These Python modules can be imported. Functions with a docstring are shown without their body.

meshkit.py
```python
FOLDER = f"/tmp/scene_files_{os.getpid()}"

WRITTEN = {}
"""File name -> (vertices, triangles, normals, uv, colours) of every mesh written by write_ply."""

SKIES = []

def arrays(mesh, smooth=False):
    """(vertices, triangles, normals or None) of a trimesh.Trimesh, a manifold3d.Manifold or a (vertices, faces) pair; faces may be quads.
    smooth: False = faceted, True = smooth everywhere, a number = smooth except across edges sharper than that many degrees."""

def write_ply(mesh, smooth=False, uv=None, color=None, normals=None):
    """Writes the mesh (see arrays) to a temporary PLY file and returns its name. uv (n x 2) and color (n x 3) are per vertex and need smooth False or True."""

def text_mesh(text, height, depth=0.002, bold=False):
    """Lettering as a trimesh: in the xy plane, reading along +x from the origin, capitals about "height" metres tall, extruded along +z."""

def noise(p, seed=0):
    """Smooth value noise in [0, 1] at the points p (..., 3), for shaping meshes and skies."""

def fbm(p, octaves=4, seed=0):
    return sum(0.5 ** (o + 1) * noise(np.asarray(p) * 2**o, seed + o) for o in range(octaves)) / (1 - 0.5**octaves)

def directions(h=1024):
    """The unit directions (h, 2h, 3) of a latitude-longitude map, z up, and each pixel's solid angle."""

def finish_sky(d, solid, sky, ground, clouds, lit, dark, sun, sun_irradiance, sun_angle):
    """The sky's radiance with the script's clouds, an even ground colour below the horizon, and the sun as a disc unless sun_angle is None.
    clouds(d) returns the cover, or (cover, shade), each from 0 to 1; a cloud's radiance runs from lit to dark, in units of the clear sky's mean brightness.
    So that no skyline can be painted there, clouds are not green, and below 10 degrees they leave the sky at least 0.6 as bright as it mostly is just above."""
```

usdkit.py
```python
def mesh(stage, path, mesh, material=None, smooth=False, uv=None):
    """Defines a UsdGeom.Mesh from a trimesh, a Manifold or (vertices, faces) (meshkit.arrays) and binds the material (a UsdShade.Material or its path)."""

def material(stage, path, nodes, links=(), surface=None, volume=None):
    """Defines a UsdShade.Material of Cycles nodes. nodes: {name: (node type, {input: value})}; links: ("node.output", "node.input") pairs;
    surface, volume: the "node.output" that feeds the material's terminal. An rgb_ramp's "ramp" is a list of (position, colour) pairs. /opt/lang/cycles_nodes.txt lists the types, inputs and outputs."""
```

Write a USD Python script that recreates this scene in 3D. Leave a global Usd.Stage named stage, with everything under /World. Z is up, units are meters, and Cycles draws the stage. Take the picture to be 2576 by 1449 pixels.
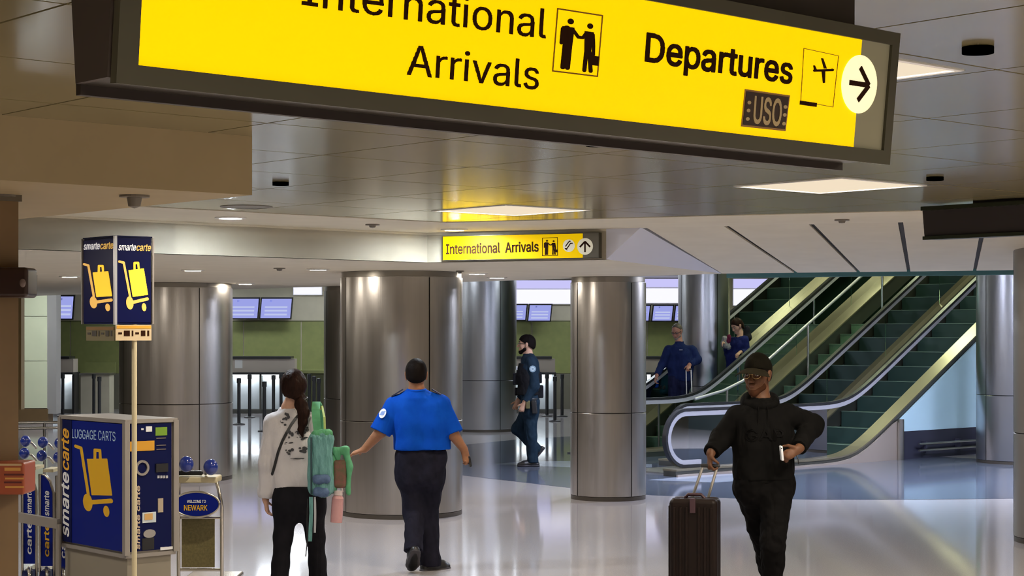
import math, random
import numpy as np
import trimesh, manifold3d, shapely
from shapely.geometry import Polygon, Point, box as sbox, LineString
from shapely.ops import unary_union
import usdkit, meshkit
from pxr import Usd, UsdGeom, UsdLux, UsdShade, Gf, Sdf

random.seed(7)
rng = np.random.default_rng(7)
stage = Usd.Stage.CreateInMemory()
UsdGeom.SetStageUpAxis(stage, 'Z')
UsdGeom.SetStageMetersPerUnit(stage, 1.0)
world = UsdGeom.Xform.Define(stage, '/World')
UsdGeom.Scope.Define(stage, '/World/Looks')

# ---------------------------------------------------------------- camera, air light, exposure
F, CX, HY, EYE = 4500.0, 1288.0, 834.0, 1.95       # focal length, centre column, horizon row (pixels of 2576 x 1449), eye height (m)
cam = UsdGeom.Camera.Define(stage, '/World/Camera')
cam.CreateHorizontalApertureAttr(36.0)
cam.CreateVerticalApertureAttr(36.0 * 1449 / 2576)
cam.CreateFocalLengthAttr(36.0 * F / 2576)
cam.CreateVerticalApertureOffsetAttr(36.0 * (HY - 724.5) / 2576)
cam.CreateClippingRangeAttr(Gf.Vec2f(0.1, 500))
cam.CreateFStopAttr(0.0)
cam.AddTranslateOp().Set(Gf.Vec3d(0, 0, EYE))
cam.AddRotateXOp().Set(90)
cam.CreateExposureAttr(-0.35)
AIR = 0.05                                            # the terminal beyond the built part: dim neutral interior light
PANEL, DOWN, COOL, SIGN, SPOT, WELL, HALL, SIDE = 90.0, 500.0, 1.5, 1.15, 8000.0, 100.0, 24.0, 170.0   # emission: ceiling panels, downlights, bands for the uplit hall wall, sign faces, recessed spots, added hall and side lamps

dome = UsdLux.DomeLight.Define(stage, '/World/EnvironmentLight')
dome.CreateIntensityAttr(1.0)
dome.CreateColorAttr(Gf.Vec3f(AIR * 1.0, AIR * 0.93, AIR * 0.85))

# ---------------------------------------------------------------- helpers
LOOK = {}
def mat(name, color=(.5, .5, .5), rough=.5, metal=0.0, spec=.5, noise=None, bump=None, emit=None, coat=0.0, trans=0.0, aniso=0.0, sheen=0.0, sss=0.0, alpha=1.0, ior=1.5):
    """noise: (scale, second colour, (sx,sy,sz) stretch); bump: (scale, strength, stretch)"""
    if name in LOOK: return LOOK[name]
    n = {'p': ('principled_bsdf', dict(base_color=color, roughness=rough, metallic=metal, specular_ior_level=spec, coat_weight=coat, transmission_weight=trans, ior=ior))}
    if sheen: n['p'][1].update(sheen_weight=sheen)
    if sss: n['p'][1].update(subsurface_weight=sss, subsurface_radius=(.012, .005, .003), subsurface_scale=1.0)
    if aniso: n['p'][1].update(anisotropic=aniso)
    if emit: n['p'][1].update(emission_color=emit[0], emission_strength=emit[1])
    l = []
    if noise or bump: n['tc'] = ('texture_coordinate', {})
    if noise:
        n['mp'] = ('mapping', {'scale': noise[2] if len(noise) > 2 else (1, 1, 1)})
        n['nz'] = ('noise_texture', {'scale': noise[0], 'detail': 4.0, 'roughness': .6})
        n['rp'] = ('rgb_ramp', {'ramp': [(.32, color), (.68, noise[1])]})
        l += [('tc.object', 'mp.vector'), ('mp.vector', 'nz.vector'), ('nz.fac', 'rp.fac'), ('rp.color', 'p.base_color')]
    if bump:
        n['mb'] = ('mapping', {'scale': bump[2] if len(bump) > 2 else (1, 1, 1)})
        n['nb'] = ('noise_texture', {'scale': bump[0], 'detail': 3.0})
        n['bp'] = ('bump', {'strength': bump[1], 'distance': .01})
        l += [('tc.object', 'mb.vector'), ('mb.vector', 'nb.vector'), ('nb.fac', 'bp.height'), ('bp.normal', 'p.normal')]
    LOOK[name] = usdkit.material(stage, '/World/Looks/' + name, n, l, surface='p.BSDF')
    return LOOK[name]

def emitter(name, color, strength):
    if name not in LOOK:
        LOOK[name] = usdkit.material(stage, '/World/Looks/' + name, {'e': ('emission', {'color': color, 'strength': strength})}, [], surface='e.emission')
    return LOOK[name]

def pane(name, tint=(.75, .92, .85), gloss=.55):
    if name not in LOOK:
        LOOK[name] = usdkit.material(stage, '/World/Looks/' + name, {
            't': ('transparent_bsdf', {'color': tint}), 'g': ('glossy_bsdf', {'color': (gloss,) * 3, 'roughness': .02}),
            'f': ('fresnel', {'IOR': 1.5}), 'm': ('mix_closure', {})},
            [('f.fac', 'm.fac'), ('t.BSDF', 'm.closure1'), ('g.BSDF', 'm.closure2')], surface='m.closure')
    return LOOK[name]

TAKEN = {}
def path_for(name, parent):
    base = str(parent.GetPath()) if parent is not None else '/World'
    key = base + '/' + name
    k = TAKEN.get(key, 0); TAKEN[key] = k + 1
    return key if k == 0 else f'{key}_{k:03d}'

ORIGIN = {}
def tag(p, label=None, cat=None, group=None, kind=None):
    for k, v in (('label', label), ('category', cat), ('group', group), ('kind', kind)):
        if v: p.SetCustomDataByKey(k, v)
    return p

def thing(name, label, cat, loc=(0, 0, 0), group=None, kind=None):
    x = UsdGeom.Xform.Define(stage, path_for(name, None))
    x.AddTranslateOp().Set(Gf.Vec3d(*map(float, loc)))
    p = x.GetPrim()
    ORIGIN[str(p.GetPath())] = np.array(loc, float)
    return tag(p, label, cat, group, kind)

def struct(name, label=None, loc=(0, 0, 0)):
    return thing(name, label, None, loc, kind='structure')

def vf(m):
    if hasattr(m, 'to_mesh'):
        q = m.to_mesh(); return np.array(q.vert_properties[:, :3], float), np.array(q.tri_verts, int)
    if isinstance(m, trimesh.Trimesh): return np.array(m.vertices, float), np.array(m.faces, int)
    v, f = np.asarray(m[0], float), np.asarray(m[1], int)
    if f.shape[1] == 4: f = np.vstack([f[:, [0, 1, 2]], f[:, [0, 2, 3]]])
    return v, f

def obj(name, mesh, material, parent=None, smooth=False, label=None, kind=None):
    """One Mesh prim; world coordinates are made local to the parent thing."""
    v, f = vf(mesh)
    o = np.zeros(3)
    q = parent
    while q is not None and q.GetPath() != Sdf.Path('/World'):
        o = o + ORIGIN.get(str(q.GetPath()), 0); q = q.GetParent()
    pth = path_for(name, parent)
    m = usdkit.mesh(stage, pth, (v - o, f), material, smooth=smooth)
    p = m.GetPrim()
    if label: p.SetCustomDataByKey('label', label)
    if kind: p.SetCustomDataByKey('kind', kind)
    return p

def single(name, mesh, material, label, cat, smooth=False, group=None, kind=None):
    p = obj(name, mesh, material, None, smooth)
    return tag(p, label, cat, group, kind)

def copy_of(src, loc, label=None, group=None, rot=0.0):
    was = src.GetCustomData()
    r = thing(src.GetName().split('_0')[0], label or was.get('label'), was.get('category'), loc, group or was.get('group'))
    if rot: UsdGeom.Xformable(r).AddRotateZOp().Set(math.degrees(rot))
    r.GetReferences().AddInternalReference(src.GetPath())
    r.SetInstanceable(True)
    return r

def cat(*ms):
    vs, fs, n = [], [], 0
    for m in ms:
        v, f = vf(m); vs.append(v); fs.append(f + n); n += len(v)
    return np.vstack(vs), np.vstack(fs)

def V(*a): return np.array(a, float)
def unit(a): a = np.asarray(a, float); return a / np.linalg.norm(a)

BOXF = np.array([[0, 3, 2, 1], [4, 5, 6, 7], [0, 1, 5, 4], [1, 2, 6, 5], [2, 3, 7, 6], [3, 0, 4, 7]])
def hexa(b, t): return np.vstack([b, t]).astype(float), BOXF
def bx(lo, hi):
    a, b = lo, hi
    q = [(a[0], a[1]), (b[0], a[1]), (b[0], b[1]), (a[0], b[1])]
    return hexa([(x, y, a[2]) for x, y in q], [(x, y, b[2]) for x, y in q])
def obox(c, ax, ay, az, s):
    """box centred on c with half sizes s along unit axes"""
    c, ax, ay, az = map(np.asarray, (c, ax, ay, az))
    q = [(-1, -1), (1, -1), (1, 1), (-1, 1)]
    return hexa([c + i * s[0] * ax + j * s[1] * ay - s[2] * az for i, j in q], [c + i * s[0] * ax + j * s[1] * ay + s[2] * az for i, j in q])
def rbox(c, ax, ay, az, s, r):
    """rounded box: hull of 8 small spheres"""
    sp = manifold3d.Manifold.sphere(r, 12)
    pts = []
    m = [sp.translate((i * (s[0] - r), j * (s[1] - r), k * (s[2] - r))) for i in (-1, 1) for j in (-1, 1) for k in (-1, 1)]
    v, f = vf(manifold3d.Manifold.batch_hull(m))
    return np.asarray(c) + v @ np.array([ax, ay, az], float), f
def prism(poly, z0, z1):
    """poly: xy list or shapely polygon, extruded between heights"""
    p = poly if hasattr(poly, 'exterior') else Polygon(poly)
    m = trimesh.creation.extrude_polygon(p, z1 - z0, engine="earcut"); m.apply_translation((0, 0, z0)); return m
def wallslab(a, b, z0, z1, th, zb0=None, zb1=None):
    """vertical slab from xy a to xy b; its front (left-hand normal negative side) is on the line, thickness goes to the left of a->b"""
    a, b = V(*a), V(*b); n = unit(V(-(b - a)[1], (b - a)[0])) * th
    z2, z3 = (z0 if zb0 is None else zb0), (z1 if zb1 is None else zb1)
    return hexa([(*a, z0), (*b, z2), (*(b + n), z2), (*(a + n), z0)], [(*a, z1), (*b, z3), (*(b + n), z3), (*(a + n), z1)])
def cyl(a, b, r, r2=None, n=20, caps=True):
    a, b = np.asarray(a, float), np.asarray(b, float); t = unit(b - a)
    u = unit(np.cross(t, (0, 0, 1) if abs(t[2]) < .9 else (1, 0, 0))); w = np.cross(t, u)
    an = np.arange(n) * 2 * np.pi / n; ring = np.cos(an)[:, None] * u + np.sin(an)[:, None] * w
    r2 = r if r2 is None else r2
    v = np.vstack([a + r * ring, b + r2 * ring, a, b]); i = np.arange(n); j = (i + 1) % n
    f = np.vstack([np.c_[i, j, j + n], np.c_[i, j + n, i + n], np.c_[j, i, np.full(n, 2 * n)], np.c_[i + n, j + n, np.full(n, 2 * n + 1)]])
    return v, f
def tube(pts, r, n=10, closed=False):
    p = np.asarray(pts, float); m = len(p)
    t = np.gradient(p, axis=0) if not closed else np.roll(p, -1, 0) - np.roll(p, 1, 0)
    t /= np.linalg.norm(t, axis=1, keepdims=True) + 1e-12
    up = V(0, 0, 1) if np.abs(t[:, 2]).max() < .95 else unit(V(.3, 1, .1))
    rr = np.broadcast_to(r, (m,))
    u = np.cross(t, up); u /= np.linalg.norm(u, axis=1, keepdims=True) + 1e-12; w = np.cross(t, u)
    an = np.arange(n) * 2 * np.pi / n
    v = (p[:, None] + rr[:, None, None] * (np.cos(an)[None, :, None] * u[:, None] + np.sin(an)[None, :, None] * w[:, None])).reshape(-1, 3)
    f = []
    for i in range(m if closed else m - 1):
        k = (i + 1) % m
        for j in range(n):
            q = (j + 1) % n
            f += [(i * n + j, i * n + q, k * n + q), (i * n + j, k * n + q, k * n + j)]
    f = np.array(f)
    if not closed:
        v = np.vstack([v, p[0], p[-1]]); c0, c1 = len(v) - 2, len(v) - 1
        f = np.vstack([f, [((j + 1) % n, j, c0) for j in range(n)], [((m - 1) * n + j, (m - 1) * n + (j + 1) % n, c1) for j in range(n)]])
    return v, f[:, ::-1]
def sweep(pts, half_w, half_h, side, up=None):
    """rectangular bar along pts; side = constant unit vector across, the other axis follows the path"""
    p = np.asarray(pts, float); t = np.gradient(p, axis=0); t /= np.linalg.norm(t, axis=1, keepdims=True)
    s = np.broadcast_to(np.asarray(side, float), p.shape); w = np.cross(s, t); w /= np.linalg.norm(w, axis=1, keepdims=True)
    v = np.stack([p - half_w * s - half_h * w, p + half_w * s - half_h * w, p + half_w * s + half_h * w, p - half_w * s + half_h * w], 1).reshape(-1, 3)
    f = []
    for i in range(len(p) - 1):
        for j in range(4):
            q = (j + 1) % 4; f.append((i * 4 + j, i * 4 + q, i * 4 + 4 + q, i * 4 + 4 + j))
    n = 4 * (len(p) - 1); f += [(3, 2, 1, 0), (n, n + 1, n + 2, n + 3)]
    return v, np.array(f)
def lathe(profile, c=(0, 0), n=48, a0=0, a1=2 * np.pi):
    """profile [(r, z)...] turned about a vertical axis"""
    full = abs(a1 - a0 - 2 * np.pi) < 1e-6
    an = np.linspace(a0, a1, n + 1)[: n if full else n + 1]; k = len(an); m = len(profile)
    v = np.array([(c[0] + r * math.cos(a), c[1] + r * math.sin(a), z) for r, z in profile for a in an]); f = []
    for i in range(m - 1):
        for j in range(k if full else k - 1):
            q = (j + 1) % k; f.append((i * k + j, i * k + q, i * k + k + q, i * k + k + j))
    return v, np.array(f)
def ellipsoid(c, s, R=None, sub=3):
    m = trimesh.creation.icosphere(sub); v = m.vertices * np.asarray(s)
    if R is not None: v = v @ np.asarray(R).T
    return v + np.asarray(c), m.faces

def PZ(px, py, z):
    """the point of height z that the photograph shows at this pixel"""
    d = (EYE - z) * F / (py - HY); return V((px - CX) / F * d, d, z)
def PD(px, py, d):
    """the point at depth d that the photograph shows at this pixel"""
    return V((px - CX) / F * d, d, EYE - (py - HY) * d / F)
E1, E2 = V(math.sin(math.radians(48.5)), math.cos(math.radians(48.5)), 0), V(-math.cos(math.radians(48.5)), math.sin(math.radians(48.5)), 0)
UP = V(0, 0, 1)

class Plane:
    """a flat face: origin o, axes u (reading direction), v (up), n towards the viewer"""
    def __init__(s, o, u, v): s.o, s.u, s.v = V(*o), unit(u), unit(v); s.n = unit(np.cross(s.u, s.v))
    def uv(s, px, py):
        r = V((px - CX) / F, 1, -(py - HY) / F); e = V(0, 0, EYE)
        t = np.dot(s.o - e, s.n) / np.dot(r, s.n); q = e + t * r - s.o; return np.dot(q, s.u), np.dot(q, s.v)
    def at(s, a, b, c=0.0): return s.o + a * s.u + b * s.v + c * s.n
    def put(s, mesh, lift=0.0):
        v, f = vf(mesh); return s.o + v[:, :1] * s.u + v[:, 1:2] * s.v + (v[:, 2:] + lift) * s.n, f
    def rect(s, a0, b0, a1, b1, th=.002, lift=0.0): return s.put(bx((a0, b0, 0), (a1, b1, th)), lift)
    def poly(s, p, th=.002, lift=0.0): return s.put(prism(p, 0, th), lift)
def text(t, h, width=None, bold=False, slant=0.0, depth=.0015):
    m = meshkit.text_mesh(t, h, depth, bold); v, f = vf(m); v = v.copy()
    v[:, 0] -= v[:, 0].min()
    if width: v[:, 0] *= width / v[:, 0].max()
    v[:, 0] += slant * v[:, 1]
    return v, f
def text_px(pl, t, p0, p1, cap, bold=False, lift=.003, slant=0.0):
    """lettering on plane pl whose baseline runs from pixel p0 to pixel p1, capitals cap pixels tall"""
    a, b = V(*pl.uv(*p0)), V(*pl.uv(*p1)); h = abs(pl.uv(p0[0], p0[1] - cap)[1] - a[1]); w = np.linalg.norm(b - a)
    v, f = text(t, h, w, bold, slant); d = (b - a) / w
    x, y = v[:, 0].copy(), v[:, 1].copy()
    v[:, 0], v[:, 1] = a[0] + x * d[0] - y * d[1], a[1] + x * d[1] + y * d[0]
    return pl.put((v, f), lift)
def polys(g): return list(g.geoms) if hasattr(g, 'geoms') else [g]
def flat_shape(g, th=.0015): return cat(*[prism(p, 0, th) for p in polys(g) if p.area > 1e-9])

# ================================================================ the building
ZC, ZS = 2.855, 2.583                                  # main ceiling, lower soffit
C0 = V(-.775, 16.37); C1 = V(.827, 15.71); CA = V(-.546, 14.81)
e1, e2 = E1[:2], E2[:2]
BD = unit(V(.929, -.370))                              # run of the right-hand fascia
S1 = V(2.28, 19.5)                                     # where the cheek beside the fascia meets the soffit
M_terrazzo = mat('terrazzo_light', (.50, .47, .49), .075, noise=(90, (.41, .385, .40)), spec=.6)
M_inlay = mat('terrazzo_blue', (.085, .10, .145), .08, noise=(90, (.12, .14, .195)), spec=.6)
M_inlay2 = mat('terrazzo_pale_blue', (.36, .41, .52), .10, noise=(90, (.30, .34, .44)), spec=.6)
M_plaster = mat('plaster_warm', (.64, .58, .45), .65, noise=(3, (.60, .54, .415)))
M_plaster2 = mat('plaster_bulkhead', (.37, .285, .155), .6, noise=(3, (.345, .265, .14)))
M_tile = mat('ceiling_metal', (.205, .175, .092), .16, noise=(1.3, (.19, .16, .082)), spec=.6)
M_dark = mat('shadow_gap', (.02, .018, .015), .8)
M_brown = mat('pillar_brown', (.17, .10, .038), .5, noise=(5, (.145, .085, .032)))
M_side = mat('pillar_side', (.16, .13, .07), .5)
M_wall = mat('wall_beige', (.58, .53, .40), .6, noise=(4, (.54, .49, .37)))
M_olive = mat('olive_laminate', (.24, .26, .085), .45, noise=(6, (.21, .23, .075)))
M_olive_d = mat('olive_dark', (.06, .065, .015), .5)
M_steel = mat('brushed_steel', (.60, .555, .51), .27, metal=1.0, bump=(60, .06, (1, 1, .02)), noise=(7, (.50, .46, .42), (1, 1, .03)))
M_steel2 = mat('brushed_steel_cool', (.56, .56, .60), .27, metal=1.0, bump=(60, .06, (1, 1, .02)))
M_chrome = mat('satin_metal', (.62, .60, .56), .25, metal=1.0)
M_lamp_warm = emitter('panel_light', (1.0, .86, .66), PANEL)
M_down = emitter('downlight_lens', (1.0, .93, .82), DOWN)
M_down_cool = emitter('downlight_lens_cool', (.80, .90, 1.0), DOWN * 2)
M_refl = emitter('reflector_glow', (1.0, .84, .62), 1.15)  # lamp light falling on the reflector sides, put in as emission
M_white = mat('white_paint', (.78, .77, .74), .5)
M_black = mat('black_plastic', (.012, .012, .013), .4)

# floor
floor = struct('floor', 'polished pale terrazzo floor with blue inlays')
obj('terrazzo_slab', bx((-26, -14, -.12), (26, 60, 0)), M_terrazzo, floor)
pf = lambda pts: [tuple(PZ(x, y, 0)[:2]) for x, y in pts]
main_in = Polygon(pf([(1060, 1178), (1165, 1196), (1300, 1212), (1430, 1227), (1640, 1246), (1850, 1254), (2050, 1257), (2300, 1257), (2576, 1254), (2760, 1250), (2760, 1170), (2300, 1146), (1900, 1110), (1640, 1094), (1430, 1098), (1300, 1106), (1180, 1118), (1060, 1132)]))
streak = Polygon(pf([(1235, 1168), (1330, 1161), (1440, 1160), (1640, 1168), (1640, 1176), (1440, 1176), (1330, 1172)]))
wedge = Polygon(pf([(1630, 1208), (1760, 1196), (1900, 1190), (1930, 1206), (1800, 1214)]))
obj('floor_inlay', prism(main_in.difference(streak).difference(wedge), .0005, .0025), M_inlay, floor, label='dark blue terrazzo inlay sweeping past the escalators')
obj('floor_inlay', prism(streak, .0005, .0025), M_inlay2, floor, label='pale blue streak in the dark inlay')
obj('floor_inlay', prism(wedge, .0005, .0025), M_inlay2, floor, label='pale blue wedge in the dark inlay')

# main ceiling of square metal tiles, with its plaster border
ceiling = struct('ceiling', 'low ceiling of square metal tiles with plaster border')
main_poly = Polygon([tuple(CA), tuple(CA - 24 * e1), (-26, -14), (26, -14), tuple(CA + 26 * BD)])
border = Polygon([tuple(C0), tuple(C0 - 24 * e1), tuple(CA - 24 * e1), tuple(CA), tuple(CA + 26 * BD), tuple(C1 + 24.5 * BD), tuple(C1)])
obj('border', prism(border, ZC - .004, ZC + .12), M_plaster, ceiling)
G0 = V(-1.459, 10.18) - .3 * e1 - .07 * e2
LIGHT_TILES = {(3, -2), (3, 1), (-1, -5), (7, -2), (7, -5), (3, -5), (3, -8), (-1, -8), (-5, -8), (-1, -11), (3, -11), (7, -8), (-5, -11), (-9, -8), (-9, -11), (11, -8), (11, -5), (-1, -14), (3, -14), (-5, -14), (-9, -14)}
sq = lambda i, j, a: Polygon([tuple(G0 + (i + .5 + x) * e1 + (j + .5 + y) * e2) for x, y in ((-a, -a), (a, -a), (a, a), (-a, a))])
obj('backing', prism(main_poly.buffer(.02).difference(unary_union([sq(i, j, .425) for i, j in LIGHT_TILES])), ZC + .012, ZC + .02), mat('tile_edge_light', (.52, .47, .34), .6), ceiling)  # pale backing stands in for light caught on the tile edges
inner = main_poly.buffer(-.012)
BULK = [V(-1.206, 8.3), V(-1.206, 8.3) + 5.76 * e2, V(-1.206, 8.3) + 5.76 * e2 - 16 * e1, V(-1.206, 8.3) - 16 * e1]
bulk_poly = Polygon([tuple(p) for p in BULK])
field = []
for i in range(-18, 20):
    for j in range(-24, 8):
        q = [G0 + a * e1 + b * e2 for a, b in ((i, j), (i + 1, j), (i + 1, j + 1), (i, j + 1))]
        p = Polygon([tuple(x) for x in q])
        if not p.intersects(inner) or bulk_poly.buffer(-.05).contains(p): continue
        cxy = (q[0] + q[2]) / 2
        if (i, j) in LIGHT_TILES:
            p = p.difference(Polygon([tuple(cxy + a * .42 * e1 + b * .42 * e2) for a, b in ((-1, -1), (1, -1), (1, 1), (-1, 1))]))
        p = p.buffer(-.006, join_style=2).intersection(inner)
        for g in polys(p):
            if g.area < .01: continue
            m = prism(g, ZC, ZC + .02)
            px = CX + F * cxy[0] / max(cxy[1], .1); py = HY - F * .905 / max(cxy[1], .1)
            if cxy[1] > 3 and -120 < px < 2700 and py > -160: obj('ceiling_tile', m, M_tile, ceiling)
            else: field.append(m)
obj('tile_field', cat(*field), M_tile, ceiling, kind='stuff', label='ceiling tiles away from view')

def panel_light(i, j, label):
    c = G0 + (i + .5) * e1 + (j + .5) * e2
    t = thing('ceiling_light', label, 'ceiling light', (*c, ZC), 'square recessed ceiling lights')
    cc = lambda z: V(*c, z)
    fr = []
    for s in (-1, 1):
        fr += [obox(cc(ZC + .004) + s * .41 * E1, E1, E2, UP, (.012, .422, .008)), obox(cc(ZC + .004) + s * .41 * E2, E1, E2, UP, (.40, .012, .008))]
    obj('frame', cat(*fr), M_white, t)
    side = []
    for s in (-1, 1):
        for ax, bxs in ((E1, E2), (E2, E1)):
            a, b = cc(ZC) + s * .4 * ax, cc(ZC + .10) + s * .22 * ax
            side.append((np.array([a - .4 * bxs, a + .4 * bxs, b + .22 * bxs, b - .22 * bxs]), np.array([[0, 1, 2, 3]])))
    obj('reflector', cat(*side), M_refl, t)
    obj('diffuser', obox(cc(ZC + .105), E1, E2, UP, (.22, .22, .004)), M_lamp_warm, t)
for (i, j) in sorted(LIGHT_TILES):
    lb = {(3, -2): 'bright square ceiling light right of centre, below the large yellow sign', (3, 1): 'bright square ceiling light above the small yellow sign on the fascia', (-1, -5): 'square ceiling light peeking out past the right end of the large sign'}.get((i, j), 'square recessed ceiling light out of the picture')
    panel_light(i, j, lb)

# dropped bulkhead on the left
obj_b = struct('trim', 'dropped plaster bulkhead hanging under the ceiling at left')
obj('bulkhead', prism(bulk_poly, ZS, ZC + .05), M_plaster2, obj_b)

# fascias and lower soffit
fa = struct('trim', 'pale fascia stepping down from the ceiling to the soffit')
A0 = C0 - 24 * e1
obj('fascia', wallslab(A0, C0, ZS - .0, ZC + .1, .08), M_plaster, fa, label='long left fascia washed by downlights')
obj('fascia', wallslab(C0, C1, ZS - .0, ZC + .1, .08), M_plaster, fa, label='short right fascia behind the small yellow sign')
soff = struct('ceiling', 'lower plaster soffit with downlights over the columns')
back_edge = [S1, S1 + 22 * e2]
soffit_poly = Polygon([tuple(C0), tuple(C1), tuple(S1), tuple(back_edge[1]), tuple(A0 + 1 * e2), tuple(A0)])
obj('soffit', prism(soffit_poly, ZS, ZS + .25), M_plaster, soff)

# sloped soffit of long panels over the escalators
slope = struct('ceiling', 'sloping soffit of wide pale panels above the escalator mouth')
tops = [PZ(x, y, ZC)[:2] for x, y in ((1525, 574), (1618, 571.5), (1826, 568), (2040, 563.5), (2265, 559), (2478, 554), (2700, 549), (2950, 543))]
bots = [PZ(x, y, ZS)[:2] for x, y in ((1806, 688.5), (1813, 688.3), (2002, 686.2), (2160, 684.4), (2286, 683), (2452, 681), (2620, 679), (2800, 677))]
tops[0], bots[0] = C1, S1 - .03 * BD
obj('backing', cat(*[hexa([(*tops[0], ZC + .02), (*tops[-1], ZC + .02), (*bots[-1], ZS + .02), (*bots[0], ZS + .02)], [(*tops[0], ZC + .1), (*tops[-1], ZC + .1), (*bots[-1], ZS + .1), (*bots[0], ZS + .1)])]), M_dark, slope)
T1_ = tops[1] - .02 * BD
cq = np.array([(*C1, ZS), (*C1, ZC), (*T1_, ZC), (*S1, ZS)]); up_ = V(0, .03, .03)
obj('cheek', (np.vstack([cq, cq + up_]), np.array([[0, 1, 2], [0, 2, 3], [4, 6, 5], [4, 7, 6], [0, 3, 7], [0, 7, 4], [3, 2, 6], [3, 6, 7], [2, 1, 5], [2, 5, 6], [1, 0, 4], [1, 4, 5]])), mat('plaster_blue_light', (.66, .66, .74), .6), slope, label='folded panel tinted with bluish light beside the fascia')  # bluish light put into the colour; facet tilted to catch floor light
for a in range(1, len(tops) - 1):
    g = .022 * BD
    q = [(*(tops[a] + g), ZC), (*(tops[a + 1] - g), ZC), (*(bots[a + 1] - g * .8), ZS), (*(bots[a] + g * .8), ZS)]
    obj('soffit_panel', hexa(q, [(x, y, z + .015) for x, y, z in q]), M_plaster, slope)

# steel-clad columns
def column(cx, cy, r, seam, label, zs=1.01, m=M_steel, top=ZS, n=4):
    t = thing('column', label, 'column', (cx, cy, 0))
    obj('core', lathe([(0, 0), (r - .02, 0), (r - .02, top - .0), (0, top)], (cx, cy)), M_dark, t, smooth=30)
    obj('base_ring', lathe([(r - .03, .0), (r - .004, 0), (r - .004, .045), (r - .03, .05)], (cx, cy)), mat('plinth', (.10, .085, .07), .4, metal=.6), t, smooth=30)
    obj('neck', lathe([(r - .03, top - .07), (r - .012, top - .07), (r - .012, top - .002), (r - .03, top - .002)], (cx, cy)), mat('neck_steel', (.30, .27, .23), .4, metal=.9), t, smooth=30)
    cam_a = math.atan2(-cy, -cx); gap = .006 / r
    for z0, z1 in ((.05, zs - .004), (zs + .004, top - .06)):
        for k in range(n):
            a0 = cam_a + math.radians(seam) + k * 2 * math.pi / n
            prof = [(r - .012, z0), (r - .003, z0), (r, z0 + .003), (r, z1 - .003), (r - .003, z1), (r - .012, z1)]
            obj('cladding_panel', lathe(prof, (cx, cy), 28, a0 + gap, a0 + 2 * math.pi / n - gap), m, t, smooth=30)
    return t
column(-1.184, 19.17, .653, 26.3, 'large steel-clad column left of centre, behind the officer in the blue shirt')
column(1.126, 20.94, .442, 37, 'slimmer steel-clad column right of centre, beside the escalators')
column(-4.45, 23.7, .74, 23.5, 'wide steel-clad column at left, behind the luggage cart kiosk')
column(-.563, 35.2, .653, 30, 'far bluish steel column between the large column and the standing officer', zs=1.0, m=M_steel2, top=3.3)
column(-2.01, 25.35, .653, 20, 'steel column half hidden behind the left edge of the large column')
column(7.60, 26.7, .653, -50, 'lavender-toned steel column at the right end of the escalators', m=M_steel2, top=3.3)
column(5.13, 16.6, .46, 10, 'dark near column cut by the right edge of the picture', m=mat('brushed_steel_dim', (.36, .33, .29), .38, metal=1.0), top=ZC)
column(3.35, 31.2, .45, 30, 'far steel column behind the descending man', m=M_steel2, top=3.3)

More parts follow.
